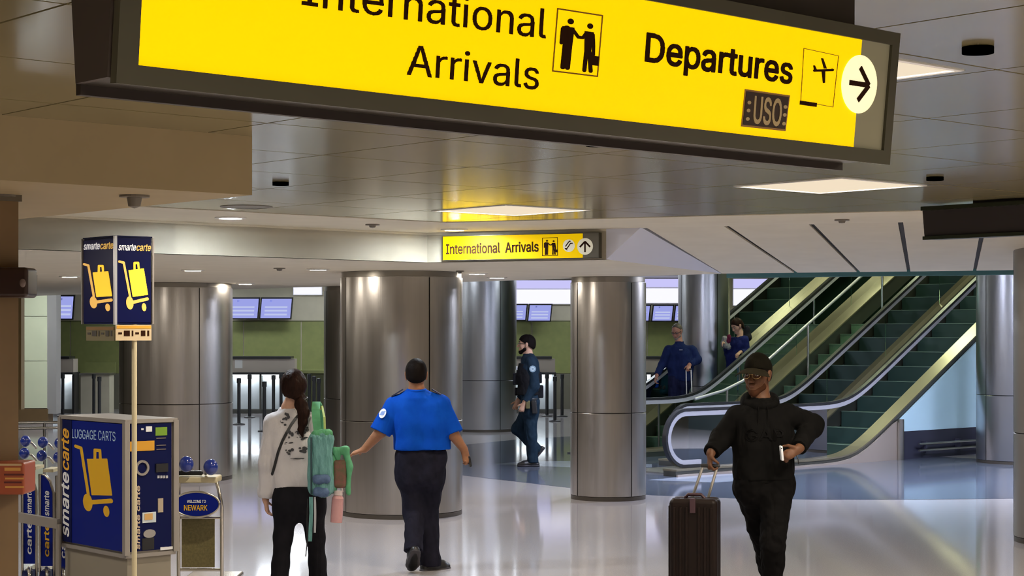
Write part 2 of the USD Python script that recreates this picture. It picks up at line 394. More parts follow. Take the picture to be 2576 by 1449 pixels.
# far check-in hall
YW = 45.0
wf = struct('wall_far', 'far wall of the check-in hall with olive panels')
obj('wall', bx((-26, YW, 0), (26, YW + .3, 7)), M_wall, wf)
x = -14.0
while x < 7.4:
    obj('wall_panel', bx((x + .015, YW - .03, .9), (x + 1.435, YW, 2.2)), M_olive, wf); x += 1.45
obj('panel_cap', bx((-14, YW - .035, 2.2), (7.4, YW, 2.225)), M_olive_d, wf)
obj('lower_wall', bx((-14, YW - .05, 0), (7.4, YW, .89)), mat('lower_wall', (.15, .14, .10), .5), wf)
hc = struct('ceiling', 'pale ceiling of the far check-in hall')
obj('hall_ceiling', prism(Polygon([tuple(S1 + .3 * e2), tuple(back_edge[1]), (-26, 60), (4.6, 60), (4.6, 36.0)]), 3.3, 3.5), M_white, hc)
obj('soffit_edge', wallslab(back_edge[1], S1, ZS, 3.5, .06), M_plaster, hc)
wl = struct('wall_left', 'plain wall closing the concourse at left')
obj('wall', bx((-26.3, -14, 0), (-26, 60, 7)), M_wall, wl)
wr = struct('wall_right', 'plain wall closing the concourse at right')
obj('wall', bx((26, -14, 0), (26.3, 60, 7)), M_wall, wr)
wb = struct('wall_back', 'plain wall behind the viewer')
obj('wall', bx((-26, -14.3, 0), (26, -14, 7)), M_wall, wb)
uc = struct('ceiling', 'dark high ceiling over the escalator well')
obj('well_ceiling', bx((-26, -14, 6.6), (26, 60, 6.8)), mat('well_ceiling', (.16, .17, .12), .7), uc)

# ================================================================ lamps in the ceilings
M_baffle = mat('baffle_black', (0, 0, 0), 1.0, spec=0.0)
M_trim = mat('downlight_trim', (.72, .70, .66), .4)
def downlight(px, py, z, label, r=.085, lens=None, recess=False, xy=None, group='round downlights'):
    c = PZ(px, py, z) if xy is None else V(xy[0], xy[1], z)
    t = thing('downlight', label, 'downlight', c, group)
    a = np.r_[0:24] * 2 * np.pi / 24
    if recess:
        obj('baffle', lathe([(r, z), (r, z - .02), (r - .004, z - .02), (r - .004, z - .003), (0.0005, z - .003)], c[:2], 24), M_baffle, t)
        obj('lens', lathe([(r - .024, z - .0045), (0.0005, z - .0045)], c[:2], 24), lens or M_down, t)
    else:
        obj('trim_ring', lathe([(r, z - .012), (r + .035, z - .008), (r + .035, z + .0), (r, z + .0)], c[:2], 24), M_trim, t)
        obj('lens', lathe([(r, z - .011), (0.0005, z - .016)], c[:2], 24), lens or M_down, t)
    return t
B4 = ZC - .004
downlight(580, 547, B4, 'bright downlight in the ceiling border above the left fascia', .09, M_down_cool)
downlight(1143, 577, B4, 'bright downlight in the ceiling border above the small yellow sign', .085, M_down_cool)
for px, py, lb in ((485, 679, 'downlight in the soffit right of the luggage cart tower sign'), (175, 695, 'downlight in the soffit left of the luggage cart tower sign'), (617, 713, 'small far downlight over the check-in monitors'),
                   (800, 677, 'downlight in the soffit just left of the large column'), (1200, 687.5, 'downlight in the soffit just right of the large column'), (1250, 697.5, 'downlight in the soffit between the large column and the slimmer one')):
    downlight(px, py, ZS, lb, .085)
for x, y in ((-7.5, 18.5), (-9.5, 15.5), (-8.6, 22.5), (-11.5, 19), (-3.7, 9.9), (-4.7, 11.6)):  # the pair under the bulkhead is added to light the parked carts
    downlight(0, 0, ZS, 'unseen soffit downlight out of the picture at left', .085, xy=(x, y))
M_spot = emitter('lamp_downlight', (1.0, .90, .76), SPOT)
def ceil_spot(x, y, label, lens=None): return downlight(0, 0, ZC - .001, label, .05, lens or M_spot, True, xy=(x, y), group='dark recessed downlights in the metal ceiling')
for px, py, lb in ((2460, 118, 'dark recessed downlight at the upper right of the metal ceiling'), (2352, 445, 'dark recessed downlight left of the black hanging sign'), (706, 458, 'dark recessed downlight beside the corner of the bulkhead'), (1500, 357, 'dark recessed downlight half behind the lower edge of the large sign')):
    q = PZ(px, py, ZC); ceil_spot(q[0], q[1], lb)
for i in range(-10, 13):
    for j in range(-17, 3):
        q = G0 + (i + .5) * e1 + (j + .5) * e2
        if (i - 1) % 3 == 0 and j % 3 == 0 and main_poly.buffer(-.5).contains(Point(*q)) and not bulk_poly.buffer(.3).contains(Point(*q)) and math.hypot(q[0] - .15, q[1] - 3.8) > 2.2 and math.hypot(q[0] + 2.3, q[1] - 8) > 3:
            px = CX + F * q[0] / max(q[1], .1); py = HY - F * .905 / max(q[1], .1)
            if q[1] < 2 or not (-60 < px < 2640 and -60 < py < 620): ceil_spot(q[0], q[1], 'recessed ceiling downlight out of the picture')
def detector(px, py, z, label, r=.06, drop=.02):
    c = PZ(px, py, z); t = thing('smoke_detector', label, 'smoke detector', (*c[:2], z), 'ceiling detectors')
    obj('base', lathe([(0.0, z - .012), (r, z - .01), (r, z), (0, z)], c[:2], 20), mat('detector_grey', (.16, .14, .11), .5), t)
    obj('sensor', lathe([(0.0, z - .012 - drop), (r * .4, z - .012 - drop * .8), (r * .5, z - .012)], c[:2], 20), mat('detector_grey', (.16, .14, .11), .5), t, smooth=40)
detector(937, 564, B4, 'smoke detector in the ceiling border left of the small yellow sign')
detector(2118, 552, B4, 'smoke detector in the border above the sloping soffit')
detector(338, 491, ZS, 'smoke detector under the bulkhead above the luggage cart tower', .07, .05)
detector(8, 490, ZS, 'smoke detector under the bulkhead beside the brown pillar')
detector(703, 674, ZS, 'smoke detector in the soffit between the two left columns')
detector(1157, 681, ZS, 'small detector in the soffit above the large column', .04)
sp = PZ(620, 520, ZC); t = thing('ceiling_speaker', 'flat round speaker grille in the metal ceiling near the bulkhead corner', 'speaker', (*sp[:2], ZC))
obj('rim', lathe([(.16, ZC - .006), (.19, ZC - .003), (.19, ZC), (.16, ZC)], sp[:2], 32), mat('detector_grey'), t)
obj('grille', lathe([(.16, ZC - .004), (.0, ZC - .004)], sp[:2], 32), mat('grille', (.30, .28, .24), .6, noise=(400, (.12, .11, .1))), t)

# ================================================================ the large yellow sign
M_bronze = mat('sign_bronze', (.055, .045, .035), .35, metal=.5)
M_frame = mat('sign_frame', (.09, .085, .06), .4, metal=.4)
M_mount = mat('sign_mount', (.02, .013, .01), .5)
def sign_yellow(name, strength, col=(1.0, .66, .0)):
    return mat(name, (.55, .33, .0), .45, spec=.1, emit=(col, strength))
M_yel = sign_yellow('sign_yellow', 1.0 * SIGN)
M_yel2 = sign_yellow('sign_yellow_small', .55 * SIGN)
M_signgrey = mat('sign_grey', (.22, .20, .13), .4, emit=((.20, .18, .11), .35))
M_ink = mat('sign_ink', (.030, .010, .004), .6, spec=.05)
M_inkbrown = mat('sign_line', (.28, .13, .0), .5)
M_disc = mat('sign_disc', (.9, .85, .6), .4, emit=((1.0, .93, .55), .95))
SB, ST = 2.382, 2.685
FL = V(-.665, 3.03, SB); FR = V(.939, 4.5, SB); SL = np.linalg.norm((FR - FL)[:2]); SU = unit(V(*(FR - FL)[:2], 0)); SN = V(SU[1], -SU[0], 0)
SV = unit(V(*(SN * .03)[:2], ST - SB)); SP = Plane(FL, SU, SV); SH = np.linalg.norm(V(.03, ST - SB))
t = thing('hanging_sign', 'large illuminated yellow terminal sign for International Arrivals and Departures, hanging nearest the viewer', 'sign', (*((FL + FR) / 2)[:2], SB))
bk = -SN * .14; top = -SN * .20 + SN * .03
Bq = [FL, FR, FR + bk, FL + bk]; Tq = [SP.at(0, SH), SP.at(SL, SH), FR + V(0, 0, ST - SB) - SN * .17, FL + V(0, 0, ST - SB) - SN * .17]
body = hexa([p - SN * .012 for p in Bq[:2]] + Bq[2:], [p - SN * .012 for p in Tq[:2]] + Tq[2:])
obj('housing', body, M_bronze, t)
ybl = SP.uv(342, 170); ybr = SP.uv(2147, 373); ytr = SP.uv(2168, 100)
y0, y1, ux0, ux1 = ybl[1] + .004, ytr[1], ybl[0], ybr[0]
fw = .022
fr = [SP.rect(-.01, -.012, SL + .01, y0, .02, -.012), SP.rect(-.01, y1, SL + .01, SH + .012, .02, -.012), SP.rect(-.01, y0, ux0, y1, .02, -.012), SP.rect(SL - .02, y0, SL + .01, y1, .02, -.012)]
obj('frame', cat(*fr), M_frame, t)
eL = Plane(FL + bk - SU * .0, SN, unit(V(0, 0, 1)))
ep = lambda q: q - SU * .012
obj('end_cap', hexa([FL - SU * .012 - SN * .02, FL - SN * .02, FL + bk + SN * .012, ep(FL + bk + SN * .012)], [ep(Tq[0] - SN * .02), Tq[0] - SN * .02, Tq[3] + SN * .012, ep(Tq[3] + SN * .012)]), mat('sign_end', (.05, .036, .03), .6), t, label='brown end cap')
obj('bottom_lip', cat(sweep([FL + bk + V(0, 0, -.006), FR + bk + V(0, 0, -.006)], .008, .012, SN)), M_mount, t)
obj('face_panel', SP.rect(ux0, y0, ux1 + .0, y1, .004, -.004), M_yel, t, label='glowing yellow face')
obj('side_panel', SP.rect(ux1, y0, SL - .02, y1, .004, -.004), M_signgrey, t, label='dull grey end of the face')
LT = .0015
for s, a, b, cap, bold in (('International', (775 - 18, 12), (1371, 97), 84, False), ('Arrivals', (1022, 187), (1352, 225), 76, False), ('Departures', (1620, 153), (1990, 210), 71, True)):
    obj('lettering', text_px(SP, s, a, b, cap, bold, LT), M_ink, t, label=f'word {s}')
def outline(w0, h0, w1, h1, th): return sbox(w0, h0, w1, h1).difference(sbox(w0 + th, h0 + th, w1 - th, h1 - th))
def pix_box(pl, corners, th):
    """thin frame through four pixel corners bl, br, tr, tl"""
    q = [V(*pl.uv(*c)) for c in corners]; g = Polygon(q); return g.difference(g.buffer(-th, join_style=2))
ar = pix_box(SP, ((1387, 180), (1502, 194), (1515, 38), (1400, 20)), .0028)
obj('pictogram_frame', SP.poly(ar, .0015, LT) if not hasattr(ar, 'geoms') else SP.put(flat_shape(ar), LT), M_inkbrown, t)
def greet_people():
    """two people greeting, unit box 0..1 wide, 0..1.45 tall"""
    L = lambda pts, w: LineString(pts).buffer(w)
    man = unary_union([Point(.31, 1.19).buffer(.065), L([(.24, 1.0), (.27, .74)], .085), Polygon([(.14, 1.06), (.40, 1.06), (.38, .62), (.19, .62)]), L([(.155, 1.0), (.15, .68)], .04), L([(.23, .62), (.22, .13)], .05), L([(.33, .62), (.32, .13)], .05), L([(.38, 1.0), (.50, .86), (.58, .86)], .035)])
    wom = unary_union([Point(.74, 1.15).buffer(.062), Polygon([(.63, 1.02), (.83, 1.02), (.80, .55), (.66, .55)]), L([(.66, .97), (.60, .86), (.52, .86)], .033), L([(.82, .96), (.85, .70), (.86, .50)], .033), L([(.70, .55), (.69, .12)], .042), L([(.77, .55), (.83, .12)], .042), sbox(.80, .26, 1.0, .48)])
    return unary_union([man, wom])
def fit(g, pl, bl, br, tl, sx=1.0, sy=1.45):
    """maps a drawing on the sx x sy box onto the pixel corners"""
    o, x, y = V(*pl.uv(*bl)), V(*pl.uv(*br)), V(*pl.uv(*tl)); a, b = (x - o) / sx, (y - o) / sy
    return shapely.affinity.affine_transform(g, [a[0], b[0], a[1], b[1], o[0], o[1]])
import shapely.affinity
obj('pictogram', SP.put(flat_shape(fit(greet_people(), SP, (1387, 180), (1502, 194), (1400, 20))), LT), M_ink, t, label='two people greeting')
ar = pix_box(SP, ((2012, 255), (2094, 270), (2108, 140), (2020, 121)), .0012)
obj('pictogram_frame', SP.put(flat_shape(ar), LT), M_inkbrown, t)
obj('pictogram_bar', SP.put(flat_shape(fit(sbox(0, 0, 1, .1), SP, (2010, 263), (2052, 269), (2011, 253), 1, .1)), LT), M_ink, t)
def plane_icon():
    L = lambda pts, w: LineString(pts).buffer(w)
    return unary_union([L([(.10, .45), (.88, .60)], .045), Polygon([(.50, .60), (.62, .62), (.42, 1.0), (.34, .99)]), Polygon([(.42, .47), (.56, .50), (.60, .04), (.52, .02)]), Polygon([(.10, .42), (.22, .47), (.10, .66), (.04, .65)]), Polygon([(.80, .55), (.95, .64), (.84, .66)])])
obj('pictogram', SP.put(flat_shape(fit(plane_icon(), SP, (2038, 205), (2096, 215), (2044, 142), 1, 1)), LT), M_ink, t, label='departing aeroplane')
q = [V(*SP.uv(*c)) for c in ((1862, 318), (1974, 330), (1985, 240), (1872, 224))]
g = Polygon(q)
obj('badge', SP.put(flat_shape(g), LT), mat('badge_tan', (.38, .20, .05), .5), t)
obj('badge_field', SP.put(flat_shape(g.buffer(-.0045, join_style=2)), LT + .001), mat('badge_dark', (.03, .01, .005), .5), t)
obj('badge_lettering', text_px(SP, 'USO', (1890, 308), (1960, 316), 66, True, LT + .0022), mat('badge_letter', (.55, .42, .22), .5), t, label='pale badge letters')
dots = [fit(Point(.5, .5).buffer(.5), SP, (x, y), (x + 9, y + 1), (x + 1, y - 9), 1, 1) for x, y in ((1876, 262), (1874, 282), (1872, 303), (1967, 273), (1965, 293), (1963, 315))]
obj('badge_stars', SP.put(flat_shape(unary_union(dots)), LT + .0022), mat('badge_letter'), t)
cu = V(*SP.uv(2160, 212)); rr = abs(SP.uv(2160, 138)[1] - SP.uv(2160, 286)[1]) / 2
obj('arrow_disc', SP.put(flat_shape(shapely.affinity.translate(Point(0, 0).buffer(rr, 48), *cu)), LT), M_disc, t)
def arrow_icon():
    return unary_union([sbox(.04, .44, .86, .57), LineString([(.46, .94), (.90, .505)]).buffer(.068, cap_style=2), LineString([(.46, .07), (.90, .505)]).buffer(.068, cap_style=2)])
obj('arrow', SP.put(flat_shape(shapely.affinity.translate(shapely.affinity.scale(arrow_icon(), 1.3 * rr, 1.3 * rr, origin=(.5, .5)), cu[0] - .5, cu[1] - .5)), LT + .002), M_ink, t)
mt = [SP.at(.06, SH) - SN * .05, SP.at(SL - .10, SH) - SN * .05]
obj('ceiling_mount', hexa([mt[0], mt[1], mt[1] - SN * .11, mt[0] - SN * .11], [V(*p[:2], ZC) for p in (mt[0], mt[1], mt[1] - SN * .11, mt[0] - SN * .11)]), M_mount, t)

# ================================================================ the small yellow sign on the fascia
fd = unit(V(*(C1 - C0), 0)); fn = V(fd[1], -fd[0], 0)
Q = Plane(V(*C0, ZS) + fn * .07, fd, UP)
t = thing('fascia_sign', 'small yellow International Arrivals sign on the fascia above the columns', 'sign', (*((C0 + C1) / 2), ZS))
a0, a1 = Q.uv(1113, 640)[0], Q.uv(1507, 620)[0]
h0, h1 = .012, .235
obj('housing', Q.put(bx((a0, h0, -.07), (a1, h1, -.004))), M_frame, t)
am = Q.uv(1466, 620)[0]
obj('face_panel', Q.rect(a0 + .004, h0 + .004, am, h1 - .006, .003, -.004), M_yel2, t, label='yellow face')
obj('side_panel', Q.rect(am, h0 + .004, a1 - .004, h1 - .006, .003, -.004), mat('sign_grey_dim', (.14, .13, .10), .4), t)
for s, p0, p1, cap, bold in (('International', (1122, 639), (1258, 635), 24, True), ('Arrivals', (1271, 635), (1355, 632), 24, True)):
    obj('lettering', text_px(Q, s, p0, p1, cap, bold, .0005), M_ink, t, label=f'word {s}')
obj('pictogram_frame', Q.put(flat_shape(pix_box(Q, ((1364, 644), (1403, 643), (1403, 597), (1364, 598)), .004)), .0005), M_ink, t)
obj('pictogram', Q.put(flat_shape(fit(greet_people(), Q, (1364, 644), (1403, 643), (1364, 598))), .0005), M_ink, t, label='two people greeting')
for px, py, r in ((1431, 618, 16), (1472, 620, 21)):
    c = V(*Q.uv(px, py)); rr = abs(Q.uv(px, py - r)[1] - c[1])
    obj('arrow_disc' if r > 18 else 'escalator_disc', Q.put(flat_shape(shapely.affinity.translate(Point(0, 0).buffer(rr, 32), *c)), .0005), mat('disc_cream', (.75, .72, .58), .4, emit=((.9, .85, .65), .25)), t)
    g = shapely.affinity.rotate(arrow_icon(), 90, origin=(.5, .5)) if r > 18 else unary_union([LineString([(.1, .2), (.3, .2), (.7, .75), (.9, .75)]).buffer(.05), LineString([(.15, .45), (.5, .9)]).buffer(.05), Point(.62, .95).buffer(.08), LineString([(.1, .2), (.3, .05)]).buffer(.04)])
    g = shapely.affinity.translate(shapely.affinity.scale(g, 1.5 * rr, 1.5 * rr, origin=(.5, .5)), c[0] - .5, c[1] - .5)
    obj('arrow' if r > 18 else 'escalator_symbol', Q.put(flat_shape(g), .002), M_ink, t)

# black back of another hanging sign, right
c = V(2.93, 12.7); d2 = -e2
t = thing('hanging_sign', 'black unlit back of a hanging sign at the right edge', 'sign', (*c, 2.6))
A, B = V(*c, 0), V(*(c + 3.2 * d2), 0)
wv = .08 * E1
obj('housing', hexa([A + V(0, 0, 2.605), B + V(0, 0, 2.605), B + 2 * wv + V(0, 0, 2.605), A + 2 * wv + V(0, 0, 2.605)], [A - .03 * E1 + V(0, 0, ZC - .02), B - .03 * E1 + V(0, 0, ZC - .02), B + 2.4 * wv + V(0, 0, ZC - .02), A + 2.4 * wv + V(0, 0, ZC - .02)]), mat('sign_black', (.014, .008, .006), .45), t)
obj('frame', cat(sweep([A - .012 * E1 + V(0, 0, 2.612), B - .012 * E1 + V(0, 0, 2.612)], .014, .012, E1), sweep([A - .035 * E1 + V(0, 0, ZC - .035), B - .035 * E1 + V(0, 0, ZC - .035)], .014, .014, E1)), mat('sign_black_edge', (.01, .014, .004), .35), t)
obj('ceiling_mount', hexa([A + V(-.2, -.1, ZC - .02) + d2.tolist()[0] * 0, *[A + V(.0, 0, ZC - .02) + V(*(d2 * s), 0) for s in (.4,)], A + wv + V(*(d2 * .4), ZC - .02), A + wv + V(*(d2 * .1), ZC - .02)][1:2] + [A + V(*(d2 * 2.8), ZC - .02), A + wv + V(*(d2 * 2.8), ZC - .02), A + wv + V(*(d2 * .4), ZC - .02)], [A + V(*(d2 * .4), ZC), A + V(*(d2 * 2.8), ZC), A + wv + V(*(d2 * 2.8), ZC), A + wv + V(*(d2 * .4), ZC)]), M_mount, t)

# ================================================================ brown pillar at left with its boxes
pr = V(-2.29, 8.3)                                  # visible right-hand edge
t = thing('pillar', 'brown pillar cut by the left edge of the picture', 'pillar', (*pr, 0))
foot = [pr, pr - .55 * e1, pr - .55 * e1 + .5 * e2, pr + .5 * e2]
obj('shaft', prism(Polygon([tuple(p) for p in foot]), 0, ZS), M_brown, t)
q = PD(60, 1000, 8.62)[:2]
obj('side_panel', prism(Polygon([tuple(q + V(-.16, -.03)), tuple(q + V(-.005, -.03)), tuple(q + V(-.005, .03)), tuple(q + V(-.16, .03))]), 1.575, 2.11), M_side, t)
obj('capping', prism(Polygon([tuple(p) for p in foot]).buffer(.012, join_style=2), ZS - .03, ZS - .0005), mat('pillar_cap', (.10, .08, .05), .5), t)
a, b = PD(-90, 748, 8.18), PD(69, 672, 8.18)
t = thing('wall_box', 'dark brown wall-mounted box on the brown pillar', 'box', ((a + b) / 2))
obj('case', rbox((a + b) / 2 + V(0, .09, 0), V(1, 0, 0), V(0, 1, 0), UP, ((b - a)[0] / 2, .09, (b - a)[2] / 2), .018), mat('box_brown', (.030, .012, .008), .35), t, smooth=40)
obj('bracket', bx((b[0] - .03, 8.34, a[2] + .03), (b[0] - .005, 8.37, b[2] - .03)), M_black, t)
obj('latch', ellipsoid(PD(57, 712, 8.178), (.014, .008, .02)), mat('latch_grey', (.20, .15, .14), .3), t, smooth=True)
a, b = PD(-70, 1245, 8.12), PD(61, 1164, 8.12)
t = thing('notice_box', 'small red notice box with yellow lines on the brown pillar', 'notice box', ((a + b) / 2))
obj('case', rbox((a + b) / 2 + V(0, .1, 0), V(1, 0, 0), V(0, 1, 0), UP, ((b - a)[0] / 2, .1, (b - a)[2] / 2), .012), mat('notice_red', (.33, .065, .02), .45), t, smooth=40)
NP = Plane(V(a[0], 8.12 - .0005, a[2]), V(1, 0, 0), UP); W_ = (b - a)[0]; H_ = (b - a)[2]
obj('cream_edge', NP.rect(.02, H_ - .014, W_ - .012, H_ - .004, .001), mat('cream', (.55, .38, .2), .5), t)
obj('dark_panel', NP.rect(.0, .0, .125, H_, .001), mat('notice_dark', (.10, .01, .006), .5), t)
for k, (w0, w1, hh) in enumerate(((.147, .22, .75), (.145, .235, .60), (.15, .235, .48), (.145, .225, .36), (.15, .235, .22))):
    obj('print_line', NP.rect(w0, H_ * hh, w1, H_ * (hh + (.1 if k == 0 else .055)), .001), mat('notice_print', (.62, .30, .06), .5) if k % 2 == 0 else mat('notice_dark'), t)

# ================================================================ escalators and stair
B0 = V(2.3, 24.2, 0)
def ET(t, w, z): return B0 + t * E1 + w * E2 + z * UP
SLP, T0, KK = math.tan(math.radians(30)), 3.6, .2
rise = lambda t: SLP * KK * math.log1p(math.exp(min((t - T0) / KK, 60)))
TT = np.concatenate([np.linspace(.05, 2.8, 6), np.linspace(2.95, 4.5, 16), np.linspace(5, 13.5, 10)])
M_rubber = mat('handrail_rubber', (.018, .018, .02), .35)
M_track = mat('handrail_track', (.50, .49, .54), .35, metal=.35)
M_deck = mat('escalator_deck', (.30, .26, .18), .28, metal=.6)
M_skirt = mat('escalator_skirt', (.10, .10, .09), .35, metal=.6)
M_step = mat('escalator_step', (.03, .065, .058), .4, metal=.2)
M_nose = mat('step_nosing', (.16, .24, .20), .4, metal=.2)
M_stair = mat('stair_green', (.09, .165, .10), .4, noise=(20, (.075, .14, .083)))
M_glass = pane('balustrade_glass', (.70, .91, .82))
M_truss = mat('truss_blue_light', (.58, .82, .97), .35)  # bluish light on the cladding is put into this colour
M_navy = mat('plinth_navy', (.035, .035, .06), .4)
RN = .37
def rail_path(w, off=0.0, ts=.05):
    top = [ET(t, w, rise(t) + .875 + off) for t in TT[::-1] if t >= ts]
    arc = [ET(ts - (RN + off) * math.sin(a), w, .875 - RN + (RN + off) * math.cos(a)) for a in np.linspace(.12, math.pi - .15, 16)]
    return np.array(top + arc + [ET(ts + .3, w, .135 - off)])
def balustrade(parent, w, dlo, dhi, ts=.05):
    obj('handrail', sweep(rail_path(w, .012, ts), .036, .02, E2), M_rubber, parent, smooth=30)
    obj('handrail_track', sweep(rail_path(w, -.040, ts), .034, .030, E2), M_track, parent, smooth=30)
    # glass, in panes
    edges = [-.4, 1.5, 3.1] if ts < 1 else [ts - .5, 3.1] + [4.6 + 1.5 * k for k in range(6)]
    low = lambda t: rise(t) + .09
    high = [(t, rise(t) + .84) for t in np.linspace(ts, 13, 90)]
    arc = [(ts - .335 * math.sin(a), .505 + .335 * math.cos(a)) for a in np.linspace(0, math.pi, 18)]
    g = Polygon(high + [(t, low(t)) for t in np.linspace(13, ts, 90)] + arc[::-1])
    for a, b in zip(edges[:-1], edges[1:]):
        q = g.intersection(sbox(a + .006, -1, b - .006, 12))
        for k in polys(q):
            m = trimesh.creation.extrude_polygon(k, .012, engine='earcut'); v = m.vertices
            obj('glass_panel', (B0 + v[:, :1] * E1 + (v[:, 2:] + w - .006) * E2 + v[:, 1:2] * UP, m.faces), M_glass, parent)
    def deckpoly(lo_off, hi_off): return Polygon([(t, rise(t) + hi_off) for t in np.linspace(ts - .3, 13, 80)] + [(t, max(rise(t) + lo_off, 0)) for t in np.linspace(13, ts - .3, 80)])
    def slab(g, w0, w1, name, m, label=None):
        h = trimesh.creation.extrude_polygon(g.buffer(0), w1 - w0, engine='earcut'); v = h.vertices
        obj(name, (B0 + v[:, :1] * E1 + (v[:, 2:] + w0) * E2 + v[:, 1:2] * UP, h.faces), m, parent, label=label)
    slab(deckpoly(.075, .10), dlo, dhi, 'deck', M_deck)
    slab(deckpoly(-.22, .075), dlo + .012, dhi - .012, 'skirt', M_skirt)
def steps(parent, w0, w1, depth, t0, n, m, nose, ts=0.0):
    for k in range(n):
        a = t0 + k * depth; z = SLP * depth * (k + 1)
        zz = min(z - .005, 2.4); c = ET(a + depth / 2 + .005, (w0 + w1) / 2, z - zz / 2)
        obj('step', obox(c, E1, E2, UP, (depth / 2 + .01, (w1 - w0) / 2, zz / 2)), m, parent)
        obj('step_nosing', obox(ET(a + .012, (w0 + w1) / 2, z + .003), E1, E2, UP, (.022, (w1 - w0) / 2, .005)), nose, parent)
    obj('landing_plate', obox(ET((t0 + ts) / 2, (w0 + w1) / 2, .012), E1, E2, UP, ((t0 - ts) / 2 + .02, (w1 - w0) / 2, .01)), M_chrome, parent)

esc = thing('escalator', 'nearer empty escalator with oval glass newel and side panel tinted with bluish light', 'escalator', B0)
balustrade(esc, 0.0, -.13, .12)
balustrade(esc, 1.2, 1.08, 1.50, 1.4)
steps(esc, .14, 1.06, .4, 4.0, 22, M_step, M_nose)
obj('comb_strip', obox(ET(3.8, .6, .026), E1, E2, UP, (.05, .44, .004)), mat('safety_yellow', (.75, .62, .02), .4), esc)
tp = np.linspace(4.65, 12.8, 40)
def side_poly(g, w0, th, name, m, label=None):
    h = trimesh.creation.extrude_polygon(g, th, engine='earcut'); v = h.vertices
    obj(name, (B0 + v[:, :1] * E1 + (v[:, 2:] + w0) * E2 + v[:, 1:2] * UP, h.faces), m, esc, label=label)
side_poly(Polygon([(t, rise(t) - .0) for t in tp] + [(12.8, .43), (4.65, .43)]).buffer(0), -.16, .03, 'side_panel', M_truss, 'side panel tinted with bluish light')
side_poly(Polygon([(4.05, .0), (12.8, .0), (12.8, .43), (4.65, .43)]), -.155, .03, 'plinth', M_navy, 'navy plinth')
side_poly(Polygon([(-.25, 0), (4.65, 0), (4.65, rise(4.65)), *[(t, rise(t) + .03) for t in np.linspace(4.5, -.25, 24)]]).buffer(0), -.16, .03, 'landing_cladding', mat('cladding_beige', (.46, .38, .33), .35, metal=.4), 'pinkish beige landing cladding')
obj('corner_post', cyl(ET(4.62, -.20, 0), ET(4.62, -.20, .62), .05, n=16), M_chrome, esc, smooth=40)
for z in (.10, .20):
    obj('bumper_rail', cyl(ET(5.0, -.26, z + .03), ET(7.2, -.26, z + .03), .018, n=10), M_chrome, esc, smooth=40)
for s in (5.2, 6.1, 7.0):
    obj('rail_bracket', obox(ET(s, -.21, .18), E1, E2, UP, (.02, .05, .09)), M_navy, esc)
obj('control_plate', obox(ET(.10, .14, .55), E1, E2, UP, (.05, .012, .12)), M_white, esc)

sta = thing('staircase', 'green-lit fixed staircase between the two escalators', 'stairs', ET(0, 2.1, 0))
nst = 12
obj('landing', obox(ET(10.2, 2.15, 1.03), E1, E2, UP, (2.6, .62, 1.03)), M_stair, sta)
for k in range(nst):
    a = 3.95 + k * .30; z = .173 * (k + 1)
    zz = min(z - .005, 1.5); obj('stair_step', obox(ET(a + .155, 2.15, z - zz / 2), E1, E2, UP, (.16, .62, zz / 2)), M_stair, sta)
    obj('stair_nosing', obox(ET(a + .005, 2.15, z + .002), E1, E2, UP, (.018, .62, .004)), mat('nosing_pale', (.16, .24, .16), .4), sta)
hp = [ET(t, 2.3, rise(t) + .98) for t in np.linspace(3.4, 9.5, 14)]
obj('handrail', tube([ET(2.75, 2.3, .9)] + hp, .024), M_track, sta, smooth=True)
for s in (3.5, 5.5, 7.5): obj('handrail_post', cyl(ET(s, 2.3, min(max(rise(s) - .1, 0), 2.0)), ET(s, 2.3, rise(s) + .97), .02, n=10), M_chrome, sta, smooth=40)

esa = thing('escalator', 'farther escalator at left with the two people riding down', 'escalator', ET(0, 3.75, 0))
balustrade(esa, 3.05, 2.80, 3.22, 1.9)
balustrade(esa, 4.45, 4.28, 4.75, 3.0)
steps(esa, 3.24, 4.26, .4, 4.0, 22, M_step, M_nose, 1.9)
obj('comb_strip', obox(ET(3.8, 3.75, .026), E1, E2, UP, (.05, .48, .004)), mat('safety_yellow'), esa)

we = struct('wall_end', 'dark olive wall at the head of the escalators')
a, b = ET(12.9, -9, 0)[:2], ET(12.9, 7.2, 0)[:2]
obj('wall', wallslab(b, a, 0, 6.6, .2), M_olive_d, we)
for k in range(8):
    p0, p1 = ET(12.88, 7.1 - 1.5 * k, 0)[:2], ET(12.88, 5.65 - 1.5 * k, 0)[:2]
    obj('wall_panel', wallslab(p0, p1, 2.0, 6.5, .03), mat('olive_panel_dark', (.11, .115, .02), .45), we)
hb = struct('trim', 'header strip tinted with bluish light under the sloping soffit')
obj('header', wallslab(S1 + V(.1, .35), S1 + V(.1, .35) + 8.5 * BD, 2.545, 3.3, .08), mat('header_blue_light', (.10, .26, .30), .3), hb)  # blue light on the slab edge, painted as teal
wx = struct('wall_side', 'dark unseen wall right of the escalators')
obj('wall', wallslab(V(8.9, 28.6), V(14, 24), 0, 6.6, .2), mat('wall_teal_dark', (.05, .07, .07), .5), wx)  # kept dark so the escalator glass mirrors nothing bright
# well lamps
for k, (tt, ww) in enumerate(((5.5, .6), (9.5, .6), (5.5, 2.2), (9.5, 2.2), (5.5, 3.8), (9.5, 3.8))):
    c = ET(tt, ww, 6.45)
    q = thing('well_light', 'long lamp high over the escalators, out of sight above the soffit', 'ceiling light', c, 'lamps over the escalators')
    obj('housing', obox(c + V(0, 0, .06), E1, E2, UP, (.75, .12, .05)), M_white, q)
    obj('lens', obox(c, E1, E2, UP, (.72, .10, .01)), emitter('well_lamp', (.90, 1.0, .62), WELL), q)

